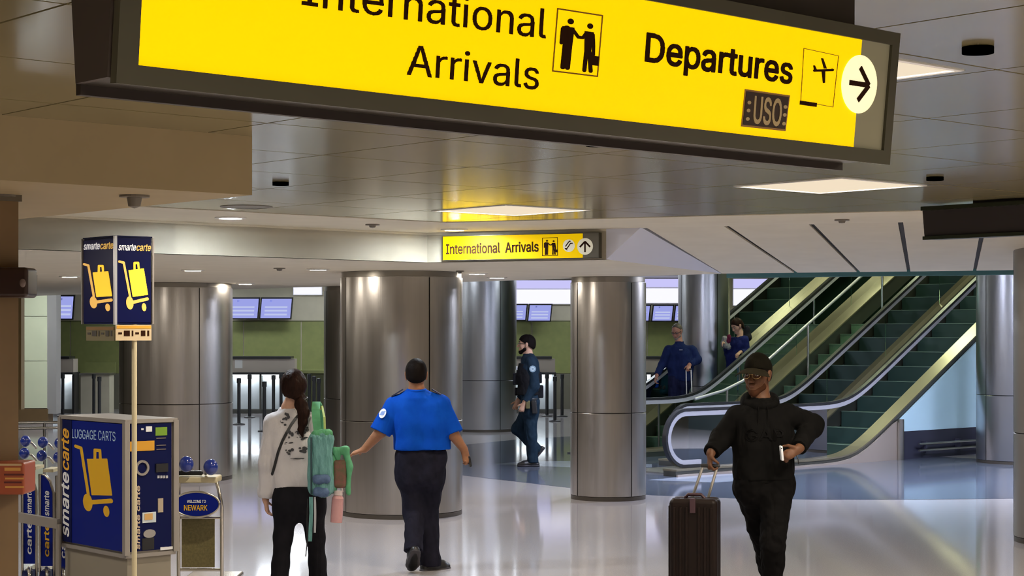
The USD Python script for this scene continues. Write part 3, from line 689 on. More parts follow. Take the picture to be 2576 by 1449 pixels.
# ================================================================ far check-in hall: glowing wall bands, monitors, desks, posts
M_cool = emitter('glow_band', (.62, .60, 1.0), COOL * .8)
M_cool2 = emitter('glow_band_bright', (.82, .82, 1.0), COOL)
def wx_(px, d=YW): return (px - CX) / F * d
def wz_(py, d=YW): return EYE - (py - HY) * d / F
for (p0, p1, ya, yb) in ((1262, 1445, 764, 705), (1600, 1760, 762, 700), (1842, 1950, 768, 700)):  # emissive bands stand in for a wall cove lit from below
    lb = {1262: 'lavender glow standing in for the uplit wall cove behind the officer', 1600: 'lavender glow standing in for the uplit wall cove left of the escalators', 1842: 'lavender glow standing in for the uplit wall cove over the escalator rail'}[p0]
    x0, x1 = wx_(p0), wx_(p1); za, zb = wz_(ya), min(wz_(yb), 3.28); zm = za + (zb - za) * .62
    t = thing('glow_band', lb, 'light box', ((x0 + x1) / 2, YW - .1, za))
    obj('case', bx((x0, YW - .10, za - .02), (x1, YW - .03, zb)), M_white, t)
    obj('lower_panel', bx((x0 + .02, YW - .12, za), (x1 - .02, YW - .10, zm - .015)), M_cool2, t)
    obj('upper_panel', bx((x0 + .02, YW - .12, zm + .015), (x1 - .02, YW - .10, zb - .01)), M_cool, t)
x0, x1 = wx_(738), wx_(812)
t = thing('glow_band', 'narrow bright light slot over the wall right of the twin monitors', 'light box', ((x0 + x1) / 2, YW - .1, 2.9))
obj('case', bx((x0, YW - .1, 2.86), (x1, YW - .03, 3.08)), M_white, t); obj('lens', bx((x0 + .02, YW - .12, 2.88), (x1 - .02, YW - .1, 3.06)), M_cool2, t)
M_scr = emitter('screen', (.42, .46, 1.0), 1.0)
M_scr2 = mat('screen_text', (.2, .22, .6), .4, emit=((.25, .28, .75), .6))
M_scr3 = emitter('screen_pale', (.62, .68, 1.0), 1.05)
def monitor(p0, p1, ya, yb, label, tilt=.10, d=YW - .55):
    x0, x1, z0, z1 = wx_(p0, d), wx_(p1, d), wz_(yb, d), wz_(ya, d); c = V((x0 + x1) / 2, d, z0)
    t = thing('monitor', label, 'monitor', c, 'check-in monitors')
    az = unit(V(.10, -tilt, 1)); ay = unit(np.cross(az, V(1, 0, 0))); ax = V(1, 0, 0)
    w, h = (x1 - x0) / 2, (z1 - z0) / 2; cc = c + V(0, 0, h)
    obj('case', obox(cc + ay * .03, ax, ay, az, (w, .03, h)), M_black, t)
    obj('screen', obox(cc - ay * .002, ax, ay, az, (w - .03, .003, h - .035)), M_scr, t)
    for k, (a, b, q, s) in enumerate(((-.7, .7, -.55, .08), (-.7, .7, -.2, .08), (-.6, .6, .12, .07))):
        obj('screen_row', obox(cc - ay * .006 + az * h * q, ax, ay, az, (w * .7, .002, h * s)), M_scr3, t)
    obj('screen_mark', obox(cc - ay * .006 + az * h * .68 - ax * w * .35, ax, ay, az, (w * .07, .002, h * .09)), M_scr2, t)
    obj('bracket', cyl(cc + ay * .05, V(cc[0], YW - .02, cc[2] + .15), .03, n=8), M_black, t)
for p0, p1, ya, yb, lb in ((572, 652, 748, 804, 'left one of the twin blue check-in monitors beside the wide left column'), (654, 735, 748, 804, 'right one of the twin blue check-in monitors beside the wide left column'),
                           (138, 186, 742, 805, 'blue check-in monitor left of the luggage cart tower'), (1256, 1326, 764, 808, 'blue monitor partly behind the far bluish column'), (1328, 1388, 764, 810, 'blue monitor above the standing officer'),
                           (1570, 1636, 766, 810, 'blue monitor just showing past the slimmer column'), (1640, 1694, 766, 810, 'blue monitor above the descending man'), (1696, 1745, 766, 810, 'blue monitor beside the far column by the escalator')):
    monitor(p0, p1, ya, yb, lb)
M_deskl = mat('desk_front', (.50, .43, .36), .5)
M_lit = mat('desk_niche', (.70, .76, .80), .5)
M_strip = emitter('desk_strip', (.90, .96, 1.0), 16.0)
def desk(p0, p1, label, split=True):
    d = 42.5; x0, x1 = wx_(p0, d), wx_(p1, d); t = thing('checkin_desk', label, 'check-in desk', ((x0 + x1) / 2, d, 0), 'check-in desks')
    obj('top', bx((x0, d - .1, 1.30), (x1, d + .5, 1.36)), M_black, t)
    obj('front_panel', bx((x0 + .05, d, .98), (x1 + .08, d + .45, 1.30)), M_deskl, t)
    obj('shelf', bx((x0 - .02, d - .15, .93), (x1 + .1, d + .6, .98)), M_black, t)
    obj('niche_back', bx((x0 + .03, d + .30, .10), (x1 + .05, d + .36, .93)), M_lit, t)
    obj('kick_plate', bx((x0, d + .05, 0), (x1 + .08, d + .4, .10)), M_skirt, t)
    obj('side', bx((x0 - .02, d, .0), (x0 + .03, d + .45, .93)), M_black, t); obj('side', bx((x1 + .05, d, 0), (x1 + .10, d + .45, .93)), M_black, t)
    if split: obj('divider', bx(((x0 + x1) / 2 - .02, d + .05, .1), ((x0 + x1) / 2 + .03, d + .3, .93)), M_skirt, t)
    obj('lamp_strip', bx((x0 + .08, d + .10, .905), (x1, d + .22, .928)), M_strip, t)
    obj('notice', bx((x0 + .15, d - .004, 1.08), (x0 + .33, d, 1.28)), M_white, t)
desk(575, 733, 'lit check-in desk below the twin monitors')
desk(60, 176, 'lit check-in desk half hidden behind the cream pier at left', False)
desk(1230, 1388, 'lit check-in desk behind the standing officer')
desk(1560, 1690, 'lit check-in desk behind the descending man')
t = thing('counter', 'low olive counter between the check-in desks', 'counter', (wx_(775, 43), 43, 0))
obj('body', bx((wx_(752, 43), 43, 0), (wx_(830, 43), 43.5, .95)), M_olive_d, t); obj('top', bx((wx_(750, 43), 42.9, .95), (wx_(832, 43), 43.6, 1.02)), M_olive, t)
t = thing('counter', 'beige counter with pale top behind the tower sign pole', 'counter', (wx_(230, 43), 43, 0))
obj('body', bx((wx_(203, 43), 43, 0), (wx_(275, 43), 43.5, .9)), M_wall, t); obj('top', bx((wx_(201, 43), 42.9, .9), (wx_(278, 43), 43.6, .95)), M_chrome, t)
obj('return_panel', bx((wx_(203, 43), 43.5, .95), (wx_(278, 43), 43.55, 1.2)), M_olive, t)
def stanchion(px, ybase, label, h=.97):
    c = PZ(px, max(ybase, 1047), 0)
    t = thing('queue_post', label, 'queue post', c, 'black queue barrier posts')
    obj('base', lathe([(0, 0), (.13, 0), (.13, .015), (.05, .035), (0, .035)], c[:2], 20), M_black, t, smooth=30)
    obj('post', cyl(c + V(0, 0, .03), c + V(0, 0, h - .06), .036, n=12), M_black, t, smooth=40)
    obj('belt_head', lathe([(0, h - .10), (.046, h - .10), (.046, h), (0, h + .006)], c[:2], 14), M_black, t, smooth=40)
ps = [(601, 1068), (628, 1050), (665, 1085), (688, 1052), (707, 1044), (778, 1047), (790, 1058), (802, 1069), (158, 1046), (236, 1047), (250, 1060), (1376, 1047), (1396, 1060), (1414, 1048), (1642, 1047), (1655, 1062), (1672, 1049)]
wh = ['leftmost before the lit desk beside the wide column', 'second from the left before the lit desk', 'nearest, third from the left before the lit desk', 'fourth from the left before the lit desk', 'at the left edge of the dark-haired woman', 'left of three before the olive counter', 'middle one of three before the olive counter', 'right of three before the olive counter',
      'before the lit desk left of the tower', 'left of a close pair behind the kiosk', 'right of a close pair behind the kiosk', 'just right of the standing officer', 'between officer and slimmer column', 'against the left edge of the slimmer column', 'at the right edge of the slimmer column', 'left of the descending man', 'behind the legs of the descending man']
for (px, yb), w in zip(ps, wh): stanchion(px, yb, f'black queue post {w}')
# cream pier at left with its base and rail
d = 38.0
t = thing('pier', 'cream panelled pier glowing beside the brown pillar', 'pillar', (wx_(108, d), d, 0))
x0, x1 = wx_(60, d), wx_(118, d)
for za, zb in ((.32, 1.32), (1.33, 2.27), (2.28, 3.29)): obj('panel', bx((x0, d, za), (x1, d + .4, zb)), mat('cream_panel', (.74, .76, .52), .45, noise=(2, (.70, .73, .50))), t)
obj('side_face', bx((x1, d + .02, .2), (wx_(141, d), d + .4, 3.29)), mat('pier_side', (.34, .32, .30), .5), t)
obj('base', bx((x0 - .3, d - .02, 0), (x1 + .02, d + .42, .31)), M_brown, t)
t = thing('barrier_rail', 'twin steel rails behind the parked luggage carts', 'railing', PD(95, 1075, 27))
for y in (1064, 1078): obj('rail', cyl(PD(20, y + 1, 27), PD(155, y - 2, 27), .022, n=10), M_chrome, t, smooth=40)
for px in (30, 112, 150):
    a = PD(px, 1060, 27); obj('post', cyl(V(*a[:2], 0), a, .022, n=10), M_chrome, t, smooth=40)

for k, (x_, y_) in enumerate([(x_, y_) for x_ in (-7.6, -4.9, -2, 2.0) for y_ in (32.6, 37.5, 43)] + [(-9.7, 36.4)]):  # unseen lamps added to brighten the far hall
    q = thing('added_hall_light', 'square cool ceiling lamp of the check-in hall, hidden above the soffit', 'ceiling light', (x_, y_, 3.25), 'cool lamps of the check-in hall')
    obj('housing', bx((x_ - .45, y_ - .45, 3.265), (x_ + .45, y_ + .45, 3.2995)), M_white, q)
    obj('lens', bx((x_ - .42, y_ - .42, 3.258), (x_ + .42, y_ + .42, 3.265)), emitter('hall_lens', (.86, .94, 1.0), HALL), q)

for x_, y_ in ((8.3, 23.0), (9.6, 25.0), (4.4, 21.6), (6.6, 23.2), (1.9, 23.6)):  # unseen lamps added to brighten floor, right column and side panel
    q = thing('added_side_light', 'added square cool lamp before the escalators, unseen above the sloping soffit', 'ceiling light', (x_, y_, 3.2), 'added cool lamps before the escalators')
    obj('housing', bx((x_ - .35, y_ - .35, 3.21), (x_ + .35, y_ + .35, 3.25)), M_white, q)
    obj('lens', bx((x_ - .33, y_ - .33, 3.2), (x_ + .33, y_ + .33, 3.21)), emitter('side_lens', (.74, .80, 1.0), SIDE), q)
    obj('hanger', cyl(V(x_, y_, 3.25), V(x_, y_, 6.6), .012, n=8), M_white, q)

# ================================================================ luggage cart kiosk, its tower sign, carts
M_blue = mat('kiosk_blue', (.004, .012, .17), .4, spec=.12)
M_blued = mat('kiosk_navy', (.004, .007, .055), .4, spec=.12)
M_kgrey = mat('kiosk_grey', (.33, .30, .27), .4, metal=.4)
M_kbase = mat('kiosk_base', (.24, .21, .16), .45)
M_yl = mat('logo_yellow', (.68, .38, .01), .45)
M_wt = mat('print_white', (.72, .72, .72), .45)
M_or = mat('print_orange', (.72, .36, .03), .45)
def cart_logo(part='all'):
    """luggage cart carrying a suitcase, box 100 wide x 170 tall"""
    L = lambda pts, w: LineString(pts).buffer(w)
    bag = unary_union([shapely.affinity.rotate(sbox(40, 52, 96, 138), 5).buffer(1.5), L([(58, 138), (60, 160), (74, 160), (74, 140)], 4)])
    cart = unary_union([L([(4, 166), (20, 162), (33, 50)], 4.2), L([(38, 30), (97, 40)], 5.5),
                        shapely.affinity.scale(Point(30, 29).buffer(16, 24), .85, 1.35), shapely.affinity.scale(Point(82, 13).buffer(10, 24), .85, 1.35)])
    return {'all': unary_union([bag, cart]), 'bag': bag, 'cart': cart}[part]
def logo_on(pl, bl, br, tl): return pl.put(flat_shape(fit(cart_logo(), pl, bl, br, tl, 100, 170)), .003)
KC = V(-2.481, 11.5); KL, KR, KT = .88, .36, 1.383
t = thing('luggage_cart_kiosk', 'dark blue luggage cart rental kiosk with yellow cart logo', 'kiosk', (*KC, 0))
foot = [KC, KC + KR * e1, KC + KR * e1 + KL * e2, KC + KL * e2]
obj('body', prism(Polygon([tuple(p) for p in foot]).buffer(-.012, join_style=2), .50, KT - .02), M_kgrey, t)
obj('base_cabinet', prism(Polygon([tuple(p) for p in foot]).buffer(-.02, join_style=2), 0, .50), M_kbase, t)
obj('top_plate', prism(Polygon([tuple(p) for p in foot]).buffer(.012, join_style=2), KT - .025, KT), M_kgrey, t)
obj('ledge', prism(Polygon([tuple(p) for p in foot]).buffer(.004, join_style=2), .49, .515), M_kgrey, t)
PL = Plane(V(*(KC + KL * e2), 0), -E2, UP); PR = Plane(V(*KC, 0), E1, UP)
for p in foot[:2] + foot[3:]:
    obj('corner_post', obox(V(*p, .94), E1, E2, UP, (.018, .018, .43)), M_kgrey, t)
obj('front_panel', PL.rect(.03, .53, KL - .03, KT - .03, .012, -.008), M_blue, t, label='large blue panel with logo')
obj('side_stripe', PL.rect(.03, .53, .16, KT - .03, .003, .004), M_blued, t)
obj('logo', logo_on(PL, (198, 1290), (286, 1302), (188, 1118)), M_yl, t, label='yellow cart with suitcase')
obj('lettering', text_px(PL, 'LUGGAGE CARTS', (183, 1102), (292, 1110), 23, False, .004), mat('print_pale_blue', (.36, .50, .66), .45), t, label='words LUGGAGE CARTS')
def vert_text(pl, s, x, ya, yb, cap, m, parent, lift=.008, slant=.2, label=None):
    """lettering that reads upwards: baseline at pixel column x, from row ya up to row yb, capitals cap pixels wide"""
    a, b = V(*pl.uv(x, ya)), V(*pl.uv(x, yb)); w = np.linalg.norm(b - a); c = abs(pl.uv(x - cap, ya)[0] - a[0])
    v, f = text(s, c, w, True, slant); d = (b - a) / w; X, Y = v[:, 0].copy(), v[:, 1].copy()
    v[:, 0], v[:, 1] = a[0] + X * d[0] - Y * d[1], a[1] + X * d[1] + Y * d[0]
    obj('lettering', pl.put((v, f), lift), m, parent, label=label)
vert_text(PL, 'smarte', 176, 1352, 1192, 19, M_wt, t, label='white slanted word')
vert_text(PL, 'carte', 176, 1186, 1082, 19, M_or, t, label='orange slanted word')
obj('side_panel', PR.rect(.03, .53, KR - .03, KT - .03, .012, -.008), M_blued, t, label='navy payment panel')
def rp(name, x0, y0, x1, y1, m, th=.004, lift=.004, label=None):
    a, b = PR.uv(x0, y1), PR.uv(x1, y0); return obj(name, PR.rect(min(a[0], b[0]), min(a[1], b[1]), max(a[0], b[0]), max(a[1], b[1]), th, lift), m, t, label=label)
rp('instruction_strip', 390, 1074, 419, 1096, mat('print_green', (.16, .30, .02), .5))
rp('price_band', 322, 1108, 387, 1136, mat('band_orange', (.62, .30, .02), .45))
rp('symbol_plate', 366, 1072, 381, 1086, M_wt); rp('symbol_plate', 354, 1077, 360, 1082, M_wt)
for y in (1100, 1118, 1128): rp('text_line', 392, y, 416, y + 4, mat('print_grey', (.12, .10, .10), .5))
rp('keypad', 390, 1165, 420, 1188, M_black, .012)
for x in (397, 404, 411, 418): rp('key', x - 2.5, 1196, x + 2.5, 1203, mat('key_grey', (.4, .4, .42), .4), .006)
rp('receipt_slot', 396, 1253, 409, 1289, mat('slot_beige', (.42, .34, .24), .4), .006)
rp('card_notice', 357, 1287, 391, 1316, mat('label_pale', (.55, .60, .62), .5)); rp('card_notice_print', 362, 1291, 382, 1308, mat('label_orange', (.62, .36, .12), .5), .003, .008)
rp('cup_holder', 356, 1352, 386, 1384, M_black, .006)
rp('service_label', 402, 1374, 433, 1384, M_wt)
c = PR.uv(374, 1342); obj('coin_return', PR.put(flat_shape(shapely.affinity.scale(Point(*c).buffer(.045, 24), 1, .62), .008), .004), M_chrome, t)
c = PR.uv(356, 1177); obj('card_reader', PR.put(flat_shape(Point(*c).buffer(.05, 24).difference(Point(*c).buffer(.035, 24)), .010), .004), M_kgrey, t)
vert_text(PR, 'smarte carte', 350, 1382, 1222, 9, mat('print_tan', (.55, .42, .3), .5), t, label='words smarte carte')

# tower sign on its pole
TC = V(-2.44, 11.0); TR, TL, Z0, Z1 = .262, .418, 1.997, 2.534
M_face = mat('tower_navy', (.006, .008, .05), .3, emit=((.006, .006, .05), .25), spec=.1)
M_case = mat('tower_bag', (.85, .6, .05), .4, emit=((1.0, .60, .03), .95), spec=.1)
M_glow = mat('tower_glow', (.7, .42, .08), .4, emit=((.95, .50, .10), .75))
t = thing('tower_sign', 'square two-faced lightbox sign with glowing cart logos on a slim pole', 'sign', (*TC, 0))
tf = [TC, TC + TR * e1, TC + TR * e1 + TL * e2, TC + TL * e2]
obj('housing', prism(Polygon([tuple(p) for p in tf]).buffer(-.008, join_style=2), Z0, Z1), M_blued, t)
obj('corner_trim', obox(V(*TC, (Z0 + Z1) / 2), E1, E2, UP, (.009, .009, (Z1 - Z0) / 2 + .006)), mat('trim_pale', (.66, .66, .70), .3, metal=.5), t)
for p in (tf[1], tf[3]): obj('corner_trim', obox(V(*p, (Z0 + Z1) / 2), E1, E2, UP, (.006, .006, (Z1 - Z0) / 2)), M_kgrey, t)
obj('top_cap', prism(Polygon([tuple(p) for p in tf]).buffer(-.002, join_style=2), Z1, Z1 + .008), M_blued, t)
TPR, TPL = Plane(V(*TC, 0), E1, UP), Plane(V(*(TC + TL * e2), 0), -E2, UP)
for pl, w, boxc, tx in ((TPR, TR, ((308, 785), (375, 782), (297, 655)), ((297, 629), (378, 631))), (TPL, TL, ((217, 780), (284, 783), (209, 662)), ((211, 628), (285, 625)))):
    obj('face_panel', pl.rect(.012, Z0 + .01, w - .012, Z1 - .01, .004, -.006), M_face, t)
    obj('logo', pl.put(flat_shape(fit(cart_logo('bag'), pl, *boxc, 100, 170)), .0), M_case, t, label='glowing yellow suitcase')
    obj('logo', pl.put(flat_shape(fit(cart_logo('cart'), pl, *boxc, 100, 170)), .0), M_glow, t, label='glowing amber cart')
    a, b = tx; w6 = .54; mid = (a[0] + (b[0] - a[0]) * w6, a[1] + (b[1] - a[1]) * w6)
    obj('lettering', text_px(pl, 'smarte', a, mid, 17, True, .001, .2), mat('tower_white', (.8, .8, .8), .4, emit=((.9, .85, .85), .6)), t, label='white slanted word')
    obj('lettering', text_px(pl, 'carte', (mid[0] + 1.5, mid[1]), b, 17, True, .001, .2), mat('tower_orange', (.7, .45, .1), .4, emit=((.9, .5, .1), .6)), t, label='orange slanted word')
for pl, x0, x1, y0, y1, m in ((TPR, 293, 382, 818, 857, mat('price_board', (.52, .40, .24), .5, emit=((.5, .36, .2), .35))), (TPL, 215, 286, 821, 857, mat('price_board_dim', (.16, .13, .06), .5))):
    a, b = pl.uv(x0, y1), pl.uv(x1, y0)
    obj('price_board', pl.rect(a[0], a[1], b[0], b[1], .01, -.015), m, t)
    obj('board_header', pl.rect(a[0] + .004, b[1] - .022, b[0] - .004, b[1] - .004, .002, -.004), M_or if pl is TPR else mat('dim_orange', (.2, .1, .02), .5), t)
    L_ = b[0] - a[0]
    for k, (s0, s1) in enumerate(((.06, .16), (.22, .38), (.44, .48), (.54, .64), (.70, .82), (.88, .93))):
        hh = .012 if k in (0, 3) else .034
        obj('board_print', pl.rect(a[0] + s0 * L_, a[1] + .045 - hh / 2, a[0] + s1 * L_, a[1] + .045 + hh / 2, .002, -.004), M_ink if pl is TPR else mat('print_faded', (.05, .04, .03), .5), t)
pc = V((338 - CX) / F * 11.12, 11.12)
obj('pole', cyl(V(*pc, 0), V(*pc, Z0 + .01), .0165, n=16), mat('pole_cream', (.60, .52, .33), .4), t, smooth=40)
obj('foot_plate', cyl(V(*pc, 0), V(*pc, .015), .14, n=24), M_kgrey, t)
False and obj('board_bracket', obox(V(*pc, Z0 - .05) + .07 * V(*e2, 0), E1, E2, UP, (.012, .10, .03)), M_kgrey, t)

# carts
M_grip = mat('grip_blue', (.012, .03, .22), .18, coat=.6)
M_chr = mat('cart_chrome', (.66, .62, .55), .2, metal=1.0)
M_tray = mat('cart_mesh', (.10, .085, .03), .5, noise=(60, (.16, .13, .05)))
def grip(parent, c, r=.028):
    v, f = ellipsoid(c, (r, r * .95, r * 1.12)); obj('grip', (v, f), M_grip, parent, smooth=True)
s366 = lambda y: EYE - (y - HY) * 12.3 / F
X = lambda px: (px - CX) / F * 12.3
t = thing('luggage_cart', 'chrome luggage cart with oval blue plate right of the kiosk', 'luggage cart', (X(495), 12.3, 0))
xa, xb = X(443), X(552)
for px, py in ((471, 1167), (532, 1174)):
    grip(t, V(X(px), 12.27, s366(py)), .050)
    obj('grip_stem', tube([V(X(px - 22), 12.42, s366(py + 22)), V(X(px - 14), 12.36, s366(py + 8)), V(X(px), 12.28, s366(py))], .010), M_black, t, smooth=True)
obj('handle_bar', rbox(V(X(474), 12.38, s366(1192)), V(1, 0, 0), V(0, 1, 0), UP, (.085, .02, .016), .01), M_black, t, smooth=40)
obj('top_tray', rbox(V(X(492), 12.42, s366(1208)), V(1, 0, 0), V(0, 1, 0), UP, (.145, .11, .022), .012), mat('tray_cream', (.52, .45, .28), .4), t, smooth=40)
obj('frame', cat(tube([V(xa, 12.40, .06), V(xa, 12.38, .6), V(xa + .01, 12.36, .92)], .013), tube([V(xb, 12.40, .06), V(xb + .008, 12.36, .55), V(xb + .012, 12.33, .74), V(xb - .01, 12.33, .86), V(xb - .035, 12.36, .93)], .013)), M_chr, t, smooth=True)
ov = shapely.affinity.scale(Point(0, 0).buffer(1, 40), .155, .083)
CP = Plane(V(X(496), 12.27, s366(1268)), V(1, 0, 0), UP)
obj('plate', CP.put(flat_shape(ov, .012), -.012), M_blue, t, label='oval blue plate')
oe = np.array([CP.at(.158 * math.cos(a), .086 * math.sin(a), -.003) for a in np.linspace(0, 2 * np.pi, 41)[:-1]])
obj('plate_rim', tube(oe, .008, 8, True), M_chr, t, smooth=True)
v, f = text('WELCOME TO', .018, .13, True); obj('lettering', CP.put((v + V(-.065, .012, 0), f), .001), M_wt, t, label='small top line of the plate')
v, f = text('NEWARK', .036, .16, True); obj('lettering', CP.put((v + V(-.085, -.040, 0), f), .001), M_yl, t, label='word NEWARK')
obj('back_panel', bx((xa + .02, 12.40, s366(1432)), (xb - .05, 12.412, s366(1308))), M_tray, t)
for y_ in (1306, 1438): obj('crossbar', cyl(V(xa, 12.4, s366(y_)), V(xb, 12.4, s366(y_)), .011), M_chr, t, smooth=40)
obj('platform', rbox(V((xa + xb) / 2, 12.75, .17), V(1, 0, 0), V(0, 1, 0), UP, (.19, .40, .02), .015), M_chr, t, smooth=40)
for sx, sy in ((-1, 12.42), (1, 12.42), (0, 13.08)):
    cx_ = (xa + xb) / 2 + sx * .17
    obj('wheel', cyl(V(cx_ - .02, sy, .08), V(cx_ + .02, sy, .08), .08, n=24), M_black, t, smooth=40)
    obj('wheel_fork', bx((cx_ - .028, sy - .02, .07), (cx_ + .028, sy + .02, .165)), M_chr, t)
D0 = 12.45
X2 = lambda px: (px - CX) / F * D0
Z2 = lambda y: EYE - (y - HY) * D0 / F
names = ['blue-gripped luggage cart nearest the brown pillar, first of the parked row', 'blue-gripped luggage cart in the middle of the parked row', 'blue-gripped luggage cart against the kiosk, last of the parked row']
for k, (px, sh) in enumerate(((62, 0), (106, 6), (148, 10))):
    t = thing('luggage_cart', names[k], 'luggage cart', (X2(px), D0, 0))
    o = lambda dx, dy, z: V(X2(px) + dx, D0 + dy , z)
    for a, b in ((0, 1110 + sh / 2), (-3, 1141 + sh)):
        grip(t, o(a / 378, .02, Z2(b)), .036)
        obj('grip_stem', tube([o(.055, .10, Z2(b + 20)), o(.03, .07, Z2(b + 6)), o(0, .03, Z2(b))], .009), M_chr, t, smooth=True)
    zt, zb = Z2(1187 + sh), Z2(1418 + sh)
    w0 = .046
    arch = LineString([(-w0, zb), (-w0, zt)]).buffer(.001)
    pp = Polygon([(-w0, zb), (-w0, zt), (-.01, zt - .012), (.02, zt - .05), (w0, zt - .13), (w0, zb)])
    AP = Plane(o(.03, .0, 0), V(1, 0, 0), UP)
    obj('side_panel', AP.put(flat_shape(pp, .012), -.012), M_blue, t)
    obj('frame', cat(tube([AP.at(*q, .0) for q in ((-w0, .1), (-w0, .5), (-w0, zt), (-.01, zt - .004), (.024, zt - .045), (w0 + .004, zt - .13), (w0 + .006, .5), (w0 + .006, .1))], .010)), M_chr, t, smooth=True)
    z = zb + .10
    for s, m, z0_, z1_ in (('smarte', M_wt, Z2(1292 + sh), Z2(1238 + sh)), ('carte', M_yl if k == 1 else M_wt, Z2(1395 + sh), Z2(1322 + sh))):
        v, f = text(s, .034, abs(z1_ - z0_) * 1.15, True, .2); v = np.c_[-v[:, 1] + .018, v[:, 0] + z0_, v[:, 2]]
        obj('lettering', AP.put((v, f), .001), m, t, label='upright panel lettering')
    obj('wheel', cyl(o(.0, .0, .19), o(.06, .0, .19), .10, n=28), M_blued, t, smooth=40)
    obj('wheel_guard', tube([o(.03 + .03 * math.cos(a), -.10 * math.cos(a), .19 + .115 * math.sin(a)) for a in np.linspace(0, math.pi, 14)], .012), M_chr, t, smooth=True)
    obj('wheel', cyl(o(.0, .6, .08), o(.06, .6, .08), .08, n=20), M_black, t, smooth=40)
    obj('platform', bx((X2(px) - .01, D0 + .05, .26), (X2(px) + .062, D0 + .75, .29)), M_chr, t)
    obj('fork', cat(cyl(o(.03, 0, .19), o(.03, .04, .30), .012), cyl(o(.03, .6, .08), o(.03, .6, .27), .012)), M_chr, t)
    obj('top_shelf', bx((X2(px) - .01, D0 + .06, Z2(1184 + sh)), (X2(px) + .062, D0 + .28, Z2(1176 + sh))), mat('tray_cream'), t)
t = thing('rack_rail', 'grey rack rail across the front of the parked luggage carts', 'rail', PD(95, 1305, 11.7))
a, b = PD(20, 1296, 12.2), PD(147, 1318, 12.1)
obj('rail', obox((a + b) / 2, unit(b - a), unit(np.cross(UP, unit(b - a))), UP, (np.linalg.norm(b - a) / 2, .02, .032)), M_kgrey, t)
obj('post', cyl(V(*a[:2], 0), a, .02, n=12), M_kgrey, t); obj('post', cyl(V(*b[:2], 0), b, .02, n=12), M_kgrey, t)

